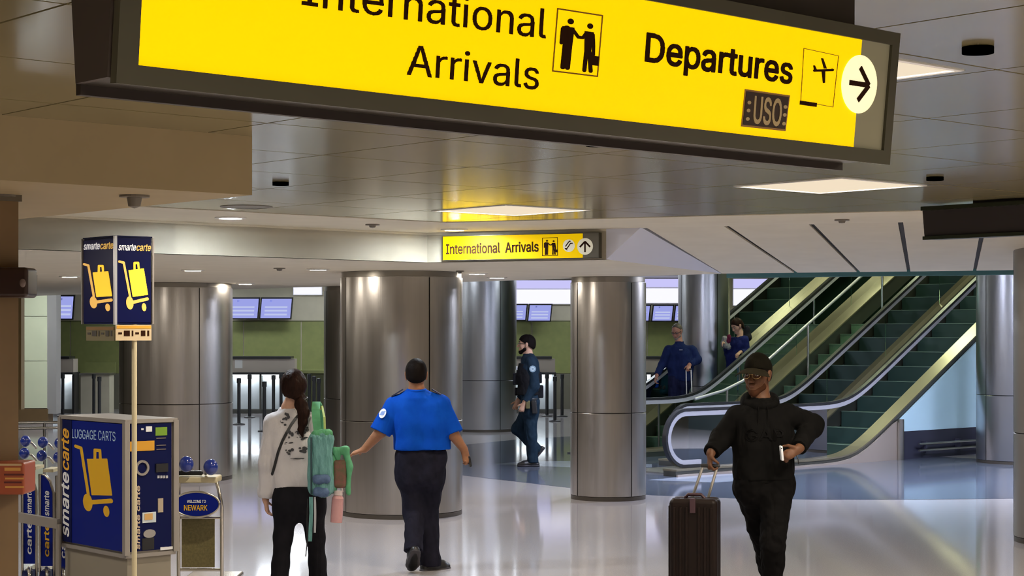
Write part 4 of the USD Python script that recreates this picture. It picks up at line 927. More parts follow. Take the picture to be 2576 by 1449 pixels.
# ================================================================ people
class Field:
    """signed distance on a grid, built from smoothly joined rounded cones"""
    def __init__(s, lo, hi, h):
        s.lo, s.h = np.asarray(lo, float) - 3 * h, h
        s.n = np.ceil((np.asarray(hi, float) + 3 * h - s.lo) / h).astype(int) + 1
        s.v = np.full(s.n, 1.0, np.float32)
        s.ax = [(s.lo[i] + h * np.arange(s.n[i])).astype(np.float32) for i in range(3)]
    def _box(s, lo, hi):
        a = np.clip(np.floor((lo - s.lo) / s.h).astype(int), 0, s.n); b = np.clip(np.ceil((hi - s.lo) / s.h).astype(int) + 1, 0, s.n)
        sl = tuple(slice(i, j) for i, j in zip(a, b))
        return sl, [s.ax[0][sl[0]][:, None, None], s.ax[1][sl[1]][None, :, None], s.ax[2][sl[2]][None, None, :]]
    def cone(s, a, b, ra, rb=None, k=.02, flat=None, sub=False):
        a, b = np.asarray(a, float), np.asarray(b, float); rb = ra if rb is None else rb
        f = 1.0 if flat is None else flat[1]; r = max(ra, rb) / min(1, f) + 2.5 * s.h + k
        sl, g = s._box(np.minimum(a, b) - r, np.maximum(a, b) + r)
        if min(x.stop - x.start for x in sl) <= 0: return
        q = [g[i] - np.float32(a[i]) for i in range(3)]; ab = b - a
        if flat is not None:
            n = unit(flat[0]); c = (q[0] * np.float32(n[0]) + q[1] * np.float32(n[1]) + q[2] * np.float32(n[2])) * np.float32(f - 1)
            q = [q[i] + c * np.float32(n[i]) for i in range(3)]; ab = ab + n * np.dot(ab, n) * (f - 1)
        L = float(np.dot(ab, ab))
        if L < 1e-12: d = np.sqrt(q[0] ** 2 + q[1] ** 2 + q[2] ** 2) - np.float32(ra)
        else:
            t = np.clip((q[0] * np.float32(ab[0]) + q[1] * np.float32(ab[1]) + q[2] * np.float32(ab[2])) / np.float32(L), 0, 1)
            d = np.sqrt((q[0] - t * np.float32(ab[0])) ** 2 + (q[1] - t * np.float32(ab[1])) ** 2 + (q[2] - t * np.float32(ab[2])) ** 2) - (np.float32(ra) + t * np.float32(rb - ra))
        v = s.v[sl]
        if sub:
            s.v[sl] = np.maximum(v, -d); return
        hh = np.clip(.5 + .5 * (v - d) / np.float32(k), 0, 1)
        s.v[sl] = v * (1 - hh) + d * hh - np.float32(k) * hh * (1 - hh)
    def cut(s, p, n, rad=None):
        """keeps the side that n points away from; rad limits the cut to a ball about p"""
        p, n = np.asarray(p, float), unit(n); R = 9 if rad is None else rad
        sl, g = s._box(p - R, p + R)
        if min(x.stop - x.start for x in sl) <= 0: return
        d = sum((g[i] - np.float32(p[i])) * np.float32(n[i]) for i in range(3))
        if rad is not None:
            e = np.sqrt(sum((g[i] - np.float32(p[i])) ** 2 for i in range(3))) - np.float32(rad); d = np.minimum(d, -e)
        s.v[sl] = np.maximum(s.v[sl], d)
    def tubeof(s, pts, radii, cutp=None, cutn=None, k=.02, kin=.03, cut2=None):
        """a sleeve or trouser leg, cut square at its end, then joined on"""
        G = Field.__new__(Field); G.lo, G.h, G.n, G.ax = s.lo, s.h, s.n, s.ax; G.v = np.full(s.n, 1.0, np.float32)
        for a, b, ra, rb in zip(pts[:-1], pts[1:], radii[:-1], radii[1:]): G.cone(a, b, ra, rb, kin)
        if cutp is not None: G.cut(cutp, cutn)
        if cut2 is not None: G.cut(*cut2)
        hh = np.clip(.5 + .5 * (s.v - G.v) / np.float32(k), 0, 1)
        s.v = s.v * (1 - hh) + G.v * hh - np.float32(k) * hh * (1 - hh)
    def mesh(s, fold=0.0, freq=9.0, stretch=(1, 1, .6), seed=0):
        v = s.v; v[[0, -1]] = 1; v[:, [0, -1]] = 1; v[:, :, [0, -1]] = 1
        ins = v < 0; n = np.array(v.shape) - 1
        cnt = np.zeros(n, np.int8)
        for a in (0, 1):
            for b in (0, 1):
                for c in (0, 1): cnt += ins[a:n[0] + a, b:n[1] + b, c:n[2] + c]
        I = np.argwhere((cnt > 0) & (cnt < 8)); idx = np.full(n, -1, np.int64); idx[tuple(I.T)] = np.arange(len(I))
        acc = np.zeros((len(I), 3)); num = np.zeros(len(I))
        C = [(a, b, c) for a in (0, 1) for b in (0, 1) for c in (0, 1)]
        for c in C:
            for ax in range(3):
                if c[ax]: continue
                e = np.array(c); e2_ = e.copy(); e2_[ax] = 1
                x, y = v[tuple((I + e).T)], v[tuple((I + e2_).T)]; m = (x < 0) != (y < 0)
                t = x[m] / (x[m] - y[m]); p = np.repeat(e[None].astype(float), m.sum(), 0); p[:, ax] = t
                acc[m] += p; num[m] += 1
        P = s.lo + (I + acc / num[:, None]) * s.h; F_ = []
        for ax in range(3):
            o1, o2 = [(1, 2), (2, 0), (0, 1)][ax]; sh = [slice(1, -1)] * 3; s0, s1 = list(sh), list(sh); s0[ax] = slice(0, -1); s1[ax] = slice(1, None)
            A, B = ins[tuple(s0)], ins[tuple(s1)]; K = np.argwhere(A != B); K[:, [o1, o2]] += 1
            w = A[A != B]
            u, x = np.zeros(3, int), np.zeros(3, int); u[o1] = 1; x[o2] = 1
            q = np.stack([idx[tuple((K - u - x).T)], idx[tuple((K - x).T)], idx[tuple(K.T)], idx[tuple((K - u).T)]], 1)
            q[~w] = q[~w][:, ::-1]; F_.append(q)
        f = np.vstack(F_); f = np.vstack([f[:, [0, 1, 2]], f[:, [0, 2, 3]]])
        if fold:
            _, _, nn = meshkit.arrays((P, f), True)
            P = P + nn * (fold * 2 * (meshkit.fbm(P * freq * np.array(stretch) + 50, 3, seed) - .5) - fold * .38 * np.maximum(0, 1 - np.abs(meshkit.fbm(P * freq * 1.1 * np.array(stretch) * V(1.5, 1.5, .45) + 9, 2, seed + 5) - .5) * 8))[:, None]
        return P, f

def frame_of(fwd, up=UP):
    f = unit(fwd); r = unit(np.cross(f, up)); return np.array([r, f, np.cross(r, f)]).T     # columns right, forward, up

class Head:
    def __init__(s, c, fwd, up=UP, sc=1.0): s.c, s.R, s.s = np.asarray(c, float), frame_of(fwd, up), sc
    def __call__(s, x, y, z): return s.c + s.s * (s.R @ V(x, y, z))
    def into(s, F_, neck, nr=.058, k=.018):
        P, r, rt = s, s.s, s.R[:, 0]
        F_.cone(P(0, -.020, .032), P(0, .005, .035), .090 * r, .084 * r, k, (rt, 1.20))
        F_.cone(P(0, .025, -.02), P(0, .056, -.083), .064 * r, .034 * r, .03, (rt, 1.02))
        for sg in (-1, 1):
            F_.cone(P(sg * .034, .055, -.018), P(sg * .03, .05, -.04), .030 * r, .028 * r, .02)
            F_.cone(P(sg * .077, -.010, .010), P(sg * .074, -.004, -.022), .025 * r, .018 * r, .006, (rt, 2.6))
            F_.cone(P(sg * .012, .099, -.031), P(sg * .012, .097, -.031), .009 * r, None, .006)
            F_.cone(P(sg * .032, .099, .010), P(sg * .032, .099, .010), .017 * r, sub=True)
            F_.cone(P(sg * .014, .086, .028), P(sg * .050, .072, .026), .011 * r, .009 * r, .012)
        F_.cone(P(0, .090, .014), P(0, .110, -.027), .009 * r, .0135 * r, .010)
        F_.cone(P(-.018, .085, -.056), P(.018, .085, -.056), .0085 * r, None, .006); F_.cone(P(-.016, .084, -.067), P(.016, .084, -.067), .0095 * r, None, .006)
        F_.cone(P(0, .074, -.094), P(0, .074, -.094), .019 * r, None, .015)
        F_.cone(P(0, -.025, -.05), neck, nr * .95, nr * 1.1, .03)
    def details(s, t, brow, eye=True):
        for sg in (-1, 1):
            if eye:
                obj('eye', ellipsoid(s(sg * .032, .083, .010), s.s * V(.0125, .0125, .009), s.R), mat('eye_white', (.30, .27, .24), .4, spec=.2), t, smooth=True)
                obj('iris', ellipsoid(s(sg * .032, .0925, .010), s.s * V(.0055, .004, .0055), s.R, 2), mat('eye_dark', (.02, .012, .01), .2), t, smooth=True)
            obj('eyebrow', tube([s(sg * .014, .098, .030), s(sg * .032, .094, .036), s(sg * .050, .082, .030)], s.s * .0042, 6), brow, t, smooth=True)
        obj('mouth', tube([s(-.021, .0885, -.0615), s(0, .0945, -.0605), s(.021, .0885, -.0615)], s.s * .0032, 6), mat('mouth_line', (.12, .045, .035), .5), t, smooth=True)
    def hair_short(s, h, th=.010, front=(.088, .058), back=(-.02, -.012)):
        lo, hi = s.c - .14, s.c + .16; F_ = Field(lo, hi, h); rt = s.R[:, 0]
        F_.cone(s(0, -.022, .033), s(0, .003, .037), (.090 + th) * s.s, (.085 + th) * s.s, .02, (rt, 1.19))
        F_.cone(s(0, -.035, -.02), s(0, -.03, -.055), (.072 + th) * s.s, (.055 + th) * s.s, .03, (rt, 1.1))
        a, b = V(0, *front), V(0, *back); d = unit(b - a); nn = V(0, -d[2], d[1])       # keep up and back
        if nn[2] < 0: nn = -nn
        F_.cut(s(*a), -(s.R @ nn))
        return F_

def hand(F_, w, d, palm, thumb, curl=.5, sc=1.0, spread=.012, k=.007):
    d, palm, thumb = unit(d), unit(palm), unit(thumb); thumb = unit(thumb - d * np.dot(thumb, d)); palm = unit(palm - d * np.dot(palm, d))
    F_.cone(w - d * .02, w + d * .025, .027 * sc, .030 * sc, .015, (palm, 1.35))
    F_.cone(w + d * .03 * sc, w + d * .080 * sc, .033 * sc, .037 * sc, .012, (palm, 2.0))
    for i, (o, L, r) in enumerate(((.030, .070, .0092), (.0105, .079, .0096), (-.0095, .073, .0092), (-.029, .056, .0084))):
        p = w + (d * .092 + thumb * o) * sc; ang = 0.0; dd = unit(d + thumb * o * spread * 100 * .3)
        for j, fr in enumerate((.45, .32, .26)):
            ang += curl * (.75, 1.0, .8)[j] + .05 * i * curl
            q = p + sc * L * fr * (dd * math.cos(ang) + palm * math.sin(ang)); F_.cone(p, q, r * sc * (1 - .06 * j), r * sc * (.94 - .06 * j), k if j == 0 else .003); p = q
    p = w + (d * .028 + thumb * .026) * sc; td = unit(d * .62 + thumb * .75 + palm * .35)
    q = p + sc * .040 * td; F_.cone(p, q, .0145 * sc, .011 * sc, .010); td2 = unit(td + d * .35 + palm * curl * .8); F_.cone(q, q + sc * .034 * td2, .0105 * sc, .0088 * sc, .004)

def shoe(ank, toe_dir, L=.27, wid=.052, lift=0.0, heel=.028, h=.006, zg=0.0, tilt=None, high=.10):
    """ankle point, direction of toes (may tilt); the sole touches zg at the lower end unless lifted"""
    d = unit(toe_dir); s_ = unit(np.cross(d, UP)); u = np.cross(s_, d)
    F_ = Field(ank - .33, ank + .33, h)
    base = ank - u * (high - .01)
    hl, bl, tp = base - d * .055, base + d * (L * .42), base + d * (L - .105)
    F_.cone(hl + u * .035, bl + u * .032, .040, wid, .02, (s_, 1.0)); F_.cone(bl + u * .030, tp + u * .026, wid, .036, .02)
    F_.cone(ank + u * .01, base + d * .02 + u * .045, .046, .05, .03); F_.cone(base + d * .03 + u * .06, bl + u * .04, .045, .04, .02)
    F_.cut(base, -u)
    sole = Field(ank - .33, ank + .33, h)
    sole.cone(hl + u * .012, bl + u * .012, .046, wid + .006, .02, (u, 2.6)); sole.cone(bl + u * .012, tp + u * .012, wid + .006, .042, .02, (u, 2.6)); sole.cut(base - u * .0, -u)
    return F_.mesh(), sole.mesh()

def limb(F_, pts, radii, k=.03):
    for a, b, ra, rb in zip(pts[:-1], pts[1:], radii[:-1], radii[1:]): F_.cone(a, b, ra, rb, k)

def torso(F_, rows, lat, fwd, k=.06, flat=1.0):
    """rows: (centre, half spread across, radius) from the hips up, joined"""
    lat = unit(lat)
    for (c, o, r) in rows:
        F_.cone(c - lat * o, c + lat * o, r, r, k, (fwd, flat) if flat != 1 else None)
    for (c, o, r), (c2, o2, r2) in zip(rows[:-1], rows[1:]):
        for sg in (-1, 1): F_.cone(c + sg * lat * o, c2 + sg * lat * o2, r, r2, k, (fwd, flat) if flat != 1 else None)

def bounds(pts, pad=.26):
    p = np.array(pts); return p.min(0) - pad, p.max(0) + pad

SKIN_D = mat('skin_deep', (.105, .046, .022), .55, spec=.22, sss=0.0, noise=(30, (.09, .038, .018)))
SKIN_DR = mat('skin_deep_warm', (.19, .075, .032), .55, spec=.22, noise=(30, (.16, .062, .026)))
SKIN_M = mat('skin_tan', (.30, .14, .075), .55, spec=.22, noise=(30, (.27, .12, .062)))
SKIN_L = mat('skin_light', (.52, .31, .22), .55, spec=.22, noise=(30, (.48, .27, .18)))
HAIR_B = mat('hair_black', (.007, .005, .0045), .6, bump=(160, .15, (1, 1, .2)), spec=.04)
HAIR_DB = mat('hair_dark_brown', (.012, .006, .0045), .5, bump=(120, .2, (1, 1, .15)), noise=(60, (.024, .011, .008), (1, 1, .2)), spec=.05)
BLACK_SHOE = mat('shoe_black', (.012, .011, .012), .4)
SOLE = mat('shoe_sole', (.03, .025, .03), .6)
cloth = lambda n, c, c2, sc=14: mat(n, c, .85, noise=(sc, c2), bump=(220, .12), spec=.05)

# ---- officer in the bright blue shirt, walking away
dT = 14.62; PT = lambda px, py, dy=0.0: PD(px, py, dT + dy)
base = V(PD(1056, 900, dT)[0], dT, 0)
t = thing('person', 'person in bright blue short-sleeved uniform shirt and dark trousers walking away, arms out', 'person', base)
lat, fwd = V(1, 0, 0), V(0, 1, 0)
hd = Head(PT(1047, 944), V(-.05, 1, .0), sc=1.10)
neck = PT(1048, 985)
shl, shr = PT(993, 1022, .0), PT(1108, 1020, .0)
ell, elr = PT(958, 1086, -.02), PT(1140, 1092, -.03)
wrl, wrr = PT(917, 1130, .03), PT(1168, 1132, .02)
hpl, hpr = PT(1030, 1185), PT(1085, 1185)
knl, knr = PT(1043, 1292, .02), PT(1076, 1296, .10)
anl, anr = PT(1040, 1380, -.20), PT(1082, 1409, .02)
rowsT = [(PT(1058, 1172), .07, .095), (PT(1062, 1120), .068, .08), (PT(1062, 1070), .07, .095), (PT(1056, 1030), .07, .085)]
F_ = Field(*bounds([hd.c, wrl - .1, wrr + .1, anl - .05, anr - .07], .2), .0062)
torso(F_, rowsT, lat, fwd); F_.cone(shl, shr, .05, .05, .04); F_.cone(neck - V(0, 0, .05), neck, .07, .060, .05)
hd.into(F_, neck - V(0, 0, .02), .062)
limb(F_, [shl, ell, wrl], [.056, .050, .031], .012); limb(F_, [shr, elr, wrr], [.056, .050, .031], .012)
limb(F_, [hpl, knl, anl], [.09, .062, .043]); limb(F_, [hpr, knr, anr], [.098, .062, .043])
hand(F_, wrl, V(-.9, .15, -.35), V(0, .2, -1), V(.15, 1, 0), .28, 1.0); hand(F_, wrr, V(.22, .1, -.95), V(-.5, .8, 0), V(.3, .9, .1), .75, 1.0)
F_.cone(anl, anl + V(.0, .05, -.05), .04, .035); F_.cone(anr, anr + V(.08, .08, -.045), .04, .035)
obj('body', F_.mesh(), SKIN_M, t, smooth=True)
obj('hair', hd.hair_short(.0055, .006).mesh(.0015, 60), HAIR_B, t, smooth=True)
F_ = Field(*bounds([shl, shr, ell, elr, hpl, hpr], .2), .0075)
rS = [(PT(1062, 1150), .095, .112), (PT(1062, 1120), .098, .118), (PT(1062, 1070), .098, .126), (PT(1056, 1032), .10, .118)]
torso(F_, rS, lat, fwd); F_.cone(neck - V(0, 0, .05), neck - V(0, 0, .0), .11, .070, .05)
for q_ in (shl, shr): F_.cone(neck - V(0, 0, .045), q_, .075, .080, .04)
F_.cut(PT(1062, 1131), V(0, 0, -1)); F_.cut(neck + V(0, 0, .018), V(0, -.1, 1))
e1l, e1r = shl + (ell - shl) * 1.02, shr + (elr - shr) * 1.0
F_.tubeof([shl, e1l + (ell - shl) * .3], [.086, .092], e1l, ell - shl); F_.tubeof([shr, e1r + (elr - shr) * .3], [.086, .092], e1r, elr - shr)
BLUE = cloth('shirt_blue', (.003, .050, .36), (.004, .065, .42), 6)
obj('shirt', F_.mesh(.010, 7, (1, 1, .7), 3), BLUE, t, smooth=True)
obj('collar', tube([neck + V(.068 * math.cos(a), .062 * math.sin(a) - .008, .010 + .006 * math.sin(a)) for a in np.linspace(0, 2 * np.pi, 29)[:-1]], .016, 8, True), BLUE, t, smooth=True)
sv_ = F_.mesh(.010, 7, (1, 1, .7), 3)[0]
ztop = lambda x_: sv_[np.hypot(sv_[:, 0] - x_, sv_[:, 1] - shl[1]) < .03][:, 2].max()
for sh_, sg in ((shl, -1), (shr, 1)): obj('epaulette', obox(V(sh_[0] - sg * .022, sh_[1] - .015, ztop(sh_[0] - sg * .022) - .001), unit(V(1, 0, -sg * .62)), V(0, 1, 0), unit(V(sg * .62, 0, 1)), (.055, .026, .005)), mat('epaulette_navy', (.006, .012, .05), .6), t)
pc_ = shl + (ell - shl) * .46; oz = unit(np.cross(ell - shl, V(0, 1, 0)))
sn = unit(V(-.42, -.80, .42)); su = unit(np.cross(UP, sn)); sv = np.cross(sn, su)
pp = Plane(pc_ + sn * .097, su, sv)
obj('shoulder_patch', pp.put(flat_shape(shapely.affinity.scale(Point(0, 0).buffer(.038, 24), .85, 1.1), .004), -.002), mat('patch_white', (.62, .66, .75), .6), t)
obj('patch_emblem', pp.put(flat_shape(unary_union([Point(0, 0).buffer(.018), LineString([(-.02, -.012), (.02, .016)]).buffer(.005)]), .002), .002), mat('patch_blue', (.15, .25, .55), .6), t)
F_ = Field(*bounds([hpl, hpr, anl, anr, rowsT[1][0]], .2), .0075)
torso(F_, [(PT(1058, 1200), .075, .112), (PT(1059, 1150), .082, .118)], lat, fwd)
F_.tubeof([hpl, knl, anl, anl - V(0, .05, .05)], [.112, .087, .074, .07], anl - V(0, .02, .02), V(0, -.5, -1), .04); F_.tubeof([hpr, knr, anr, anr - V(0, 0, .06)], [.112, .090, .084, .086], anr - V(0, 0, .045), V(0, 0, -1), .04)
F_.cut(PT(1060, 1127), V(0, 0, 1))
obj('trousers', F_.mesh(.012, 8, (1, 1, .8), 5), cloth('trousers_navy_black', (.010, .010, .016), (.016, .015, .026)), t, smooth=True)
for an, dr in ((anr, V(.75, .62, 0)), (anl, V(-.15, .72, -.62))):
    a, b = shoe(an, dr, .27, .05); obj('shoe', a, BLACK_SHOE, t, smooth=True); obj('sole', b, SOLE, t, smooth=True)
ph = thing('phone', 'small dark phone held in the right hand of the person in the blue shirt', 'phone', wrr + V(.03, .02, -.10))
obj('case', rbox(wrr + V(.040, .03, -.095), unit(V(.95, .2, .2)), unit(V(-.2, .97, 0)), unit(V(-.18, 0, 1)), (.008, .032, .045), .005), M_black, ph, smooth=40)
obj('screen', obox(wrr + V(.0487, .031, -.0945), unit(V(.95, .2, .2)), unit(V(-.2, .97, 0)), unit(V(-.18, 0, 1)), (.001, .028, .04)), mat('phone_glass', (.01, .012, .02), .1), ph)

# ---- woman with the green backpack, walking away
dW = 13.4; PW = lambda px, py, dy=0.0: PD(px, py, dW + dy)
base = V(PD(750, 900, dW)[0], dW, 0)
t = thing('person', 'person with long dark ponytail, pale printed sweatshirt and black leggings walking away', 'person', base)
hd = Head(PW(738, 974), V(-.22, 1, .0), sc=1.06)
neck = PW(726, 1026)
shl, shr = PW(686, 1062), PW(780, 1060)
ell, elr = PW(672, 1165, -.02), PW(806, 1150, .08)
wrl, wrr = PW(668, 1255, .03), PW(812, 1172, .34)
hpl, hpr = PW(722, 1262), PW(782, 1258)
knl, knr = PW(712, 1350, .03), PW(794, 1352, .10)
anl, anr = PW(702, 1468, -.06), PW(801, 1462, .16)
anl[2] = .078; anr[2] = .078
rowsW = [(PW(752, 1258), .06, .085), (PW(747, 1190), .035, .065), (PW(738, 1130), .04, .065), (PW(733, 1085), .045, .065)]
F_ = Field(*bounds([hd.c, wrl, wrr, anl - .05, anr, elr], .2), .0065)
torso(F_, rowsW, lat, fwd); F_.cone(shl, shr, .045, .045, .04); F_.cone(neck - V(0, 0, .05), neck, .06, .05, .05)
hd.into(F_, neck - V(0, 0, .02), .05)
limb(F_, [shl, ell, wrl], [.048, .040, .027], .012); limb(F_, [shr, elr, wrr], [.048, .040, .027], .012)
limb(F_, [hpl, knl, anl], [.098, .058, .038]); limb(F_, [hpr, knr, anr], [.098, .058, .038])
hand(F_, wrl, V(.12, .1, -1), V(1, .1, .1), V(.1, 1, 0), .45, .92); hand(F_, wrr, V(-.4, .7, .4), V(-.6, -.3, 0), V(0, 0, 1), .8, .92)
obj('body', F_.mesh(), SKIN_L, t, smooth=True)
# hair: cap of hair, tie and wavy ponytail over the right shoulder blade
F_ = Field(hd.c - V(.2, .25, .55), hd.c + V(.25, .2, .2), .0062)
F_.cone(hd(0, -.022, .028), hd(0, .0, .034), .112, .104, .02, (hd.R[:, 0], 1.12)); F_.cone(hd(0, -.05, -.03), hd(.03, -.065, -.08), .085, .05, .04)
F_.cut(hd(0, .075, .07), -(hd.R @ unit(V(0, -.75, .85))))
pt = [hd(.045, -.085, -.075), PW(757, 1018, -.12), PW(764, 1040, -.14), PW(762, 1062, -.145), PW(757, 1082, -.145), PW(762, 1100, -.14)]
for (a, b, r0, r1) in zip(pt[:-1], pt[1:], (.040, .046, .043, .034, .022), (.046, .043, .034, .022, .008)): F_.cone(a, b, r0, r1, .02, (V(0, 1, 0), 1.3))
obj('hair', F_.mesh(.006, 26, (1, 1, .5), 2), HAIR_DB, t, smooth=True)
obj('hair_tie', tube([pt[0] + .043 * (math.cos(a) * V(1, 0, .3) + math.sin(a) * V(0, 1, .2)) + V(.004, -.01, -.012) for a in np.linspace(0, 2 * np.pi, 17)[:-1]], .009, 8, True), M_black, t, smooth=True)
F_ = Field(*bounds([shl, shr, ell, elr, wrl, wrr, hpl, hpr], .18), .0072)
torso(F_, [(PW(748, 1255), .075, .088), (PW(745, 1200), .068, .092), (PW(738, 1130), .062, .095), (PW(733, 1085), .06, .09)], lat, fwd)
F_.cone(neck - V(0, 0, .06), neck - V(0, 0, .01), .085, .062, .05)
for q_ in (shl, shr): F_.cone(neck - V(0, 0, .05), q_, .06, .066, .04)
w1l, w1r = wrl - unit(wrl - ell) * .015, wrr - unit(wrr - elr) * .02
F_.cut(PW(750, 1237), V(.25, 0, -1)); F_.cut(neck + V(0, 0, .004), V(0, -.1, 1))
F_.tubeof([shl, ell, wrl - unit(wrl - ell) * .06, wrl + unit(wrl - ell) * .03], [.072, .066, .060, .040], w1l, wrl - ell); F_.tubeof([shr, elr, wrr], [.070, .062, .045], w1r, wrr - elr)
obj('sweatshirt', F_.mesh(.014, 7, (1.2, 1, .6), 9), cloth('sweatshirt_pale', (.50, .475, .48), (.55, .525, .53), 5), t, smooth=True)
# black print on the back, wrapped on the cloth
sm = trimesh.Trimesh(*F_.mesh(.014, 7, (1.2, 1, .6), 9), process=False)
tree_pts = sm.vertices
from scipy.spatial import cKDTree
kd = cKDTree(tree_pts[:, [0, 2]][tree_pts[:, 1] < dW + .02]); back_y = tree_pts[tree_pts[:, 1] < dW + .02][:, 1]
def on_back(g, px, py, sx, sy):
    ms = []
    for p in polys(g):
        c0 = PW(px, py); m = trimesh.creation.extrude_polygon(p.segmentize(.25), .003, engine='earcut'); v = m.vertices.copy()
        X_, Z_ = c0[0] + v[:, 0] * sx, c0[2] + v[:, 1] * sy
        dd, ii = kd.query(np.c_[X_, Z_], 6); y = back_y[ii].min(1)
        ms.append((np.c_[X_, y - .003 - v[:, 2], Z_], m.faces[:, ::-1]))
    return cat(*ms)
blob = lambda n, r, sd: unary_union([Point(*(np.random.default_rng(sd + k).uniform(-1, 1, 2) * r)).buffer(np.random.default_rng(sd + k).uniform(.15, .4)) for k in range(n)])
M_print = mat('print_black', (.045, .045, .05), .8)
for k, (px, py, sx, sy, n) in enumerate(((722, 1048, .03, .035, 7), (716, 1062, .025, .02, 4), (733, 1092, .028, .03, 7), (751, 1088, .022, .02, 5), (771, 1080, .03, .03, 7), (729, 1112, .035, .008, 5), (732, 1133, .032, .028, 7), (762, 1128, .040, .030, 8), (748, 1152, .06, .007, 7), (762, 1100, .04, .012, 6))):
    obj('back_print', on_back(blob(n, .8, 31 * k), px, py, sx, sy), M_print, t)
F_ = Field(*bounds([hpl, hpr, anl, anr], .2), .0072)
torso(F_, [(PW(754, 1275), .075, .108), (PW(752, 1235), .07, .105)], lat, fwd)
limb(F_, [hpl, knl, knl + (anl - knl) * .6, anl - V(0, 0, .03)], [.106, .068, .062, .074], .04); limb(F_, [hpr, knr, knr + (anr - knr) * .6, anr - V(0, 0, .03)], [.106, .068, .062, .076], .04)
F_.cut(V(0, dW, .045), V(0, 0, -1)); F_.cut(PW(752, 1222), V(0, 0, 1))
obj('leggings', F_.mesh(.003, 12, (1, 1, .5), 4), cloth('leggings_black', (.009, .009, .011), (.013, .012, .015)), t, smooth=True)
for an, dr in ((anl, V(-.15, 1, 0)), (anr, V(.15, 1, 0))):
    a, b = shoe(an, dr, .235, .042, high=.085); obj('shoe', a, mat('shoe_white', (.5, .49, .48), .5), t, smooth=True); obj('sole', b, mat('sole_pale', (.45, .44, .42), .6), t, smooth=True)

# crossbody bag: strap over the back, little bag at the front of the left hip
q = thing('crossbody_bag', 'black strap of a small crossbody bag running over the pale sweatshirt', 'bag', PW(700, 1200))
def surf(px, py):
    c = PW(px, py); dd, ii = kd.query([c[0], c[2]], 4); return V(c[0], back_y[ii].min() - .006, c[2])
line = [surf(x, y) for x, y in ((757, 1040), (748, 1050), (738, 1064), (726, 1086), (715, 1108), (705, 1134), (697, 1160), (690, 1184))]
back_s = [V(line[0][0] + .012, dW - .02, neck[2] - .045), V(line[0][0] + .01, dW + .09, neck[2] - .09), V(line[0][0] - .06, dW + .16, PW(0, 1110)[2]), V(line[-1][0] - .0, dW + .15, PW(0, 1190)[2]), V(line[-1][0] - .035, dW + .04, PW(0, 1205)[2])]
def strap(pts, w, th): 
    p = np.array(pts); return sweep(p, w, th, unit(V(.9, 0, -.43)))
obj('strap', strap([back_s[0]] + line + [V(line[-1][0] - .012, dW - .05, line[-1][2] - .03)], .010, .003), M_black, q)
obj('bag_body', rbox(V(PW(690, 1225)[0], dW + .17, PW(0, 1225)[2]), V(1, 0, 0), V(0, 1, 0), UP, (.07, .03, .05), .02), M_black, q, smooth=40)
obj('front_strap', tube(back_s[:1] + [V(line[0][0] + .012, dW + .05, neck[2] - .03)] + back_s[1:3] + [V(PW(690, 1225)[0], dW + .17, PW(0, 1210)[2])], .006, 6), M_black, q, smooth=True)
obj('side_strap', tube([V(line[-1][0] - .012, dW - .05, line[-1][2] - .03), V(PW(678, 1208)[0], dW + .04, PW(0, 1212)[2]), V(PW(684, 1215)[0], dW + .15, PW(0, 1218)[2])], .006, 6), M_black, q, smooth=True)

# backpack hung on the right shoulder
dB = dW - .24
PB = lambda px, py, dy=0.0: PD(px, py, dB + dy)
TEAL = mat('backpack_teal', (.075, .21, .20), .8, noise=(14, (.14, .32, .31), (1.5, 1.5, .4)), bump=(38, 1.0, (1.6, 1.6, .5)))
GREEN = mat('backpack_green', (.06, .25, .11), .75, noise=(9, (.09, .33, .17)))
q = thing('backpack', 'teal and green backpack hanging from the right shoulder of the ponytailed person', 'backpack', PB(810, 1255))
F_ = Field(PB(765, 1270) - V(.02, .16, .02), PB(845, 1060) + V(.02, .2, .05), .0065)
F_.cone(PB(795, 1120), PB(797, 1225), .062, .070, .04); F_.cone(PB(818, 1112), PB(818, 1228), .058, .068, .04); F_.cone(PB(792, 1105), PB(818, 1100), .05, .055, .04)
F_.cut(PB(800, 1256), V(0, 0, -1))
obj('main_bag', F_.mesh(.022, 15, (1.5, 1.5, .4), 6), TEAL, q, smooth=True)
F_ = Field(PB(830, 1250) - V(.04, .1, .05), PB(830, 1125) + V(.05, .16, .02), .007)
F_.cone(PB(834, 1150, .04), PB(833, 1228, .04), .036, .042, .03); obj('side_pocket', F_.mesh(.008, 14), GREEN, q, smooth=True)
F_ = Field(PB(782, 1265) - V(.03, .16, .02), PB(832, 1180) + V(.03, .02, .0), .0065)
F_.cone(PB(797, 1205, -.065), PB(820, 1205, -.06), .036, None, .03); F_.cone(PB(797, 1238, -.065), PB(818, 1238, -.06), .034, None, .03)
obj('front_pocket', F_.mesh(.010, 16), mat('pocket_slate', (.045, .085, .17), .8, noise=(30, (.08, .13, .24))), q, smooth=True)
F_ = Field(PB(790, 1120) - V(.05, .12, .05), PB(835, 1070) + V(.06, .14, .05), .0065)
F_.cone(PB(798, 1098), PB(826, 1092), .046, .038, .03); obj('top_flap', F_.mesh(.012, 18), GREEN, q, smooth=True)
obj('zip', tube([PB(783, y, -.055 - .012 * math.sin((y - 1100) / 45)) for y in range(1100, 1246, 12)], .007, 6), mat('zip_dark', (.02, .05, .06), .5), q, smooth=True)
ss = [PW(786, 1038, -.06), PW(793, 1012, .0), PW(800, 1006, .03), PW(806, 1015, .06)]
obj('shoulder_strap', cat(sweep([PB(800, 1090, .02), PB(796, 1060, .05), PB(794, 1030, .12), PB(796, 1012, .20), PB(800, 1018, .30), PB(803, 1050, .36), PB(806, 1110, .38)], .030, .006, V(1, 0, 0))), GREEN, q)
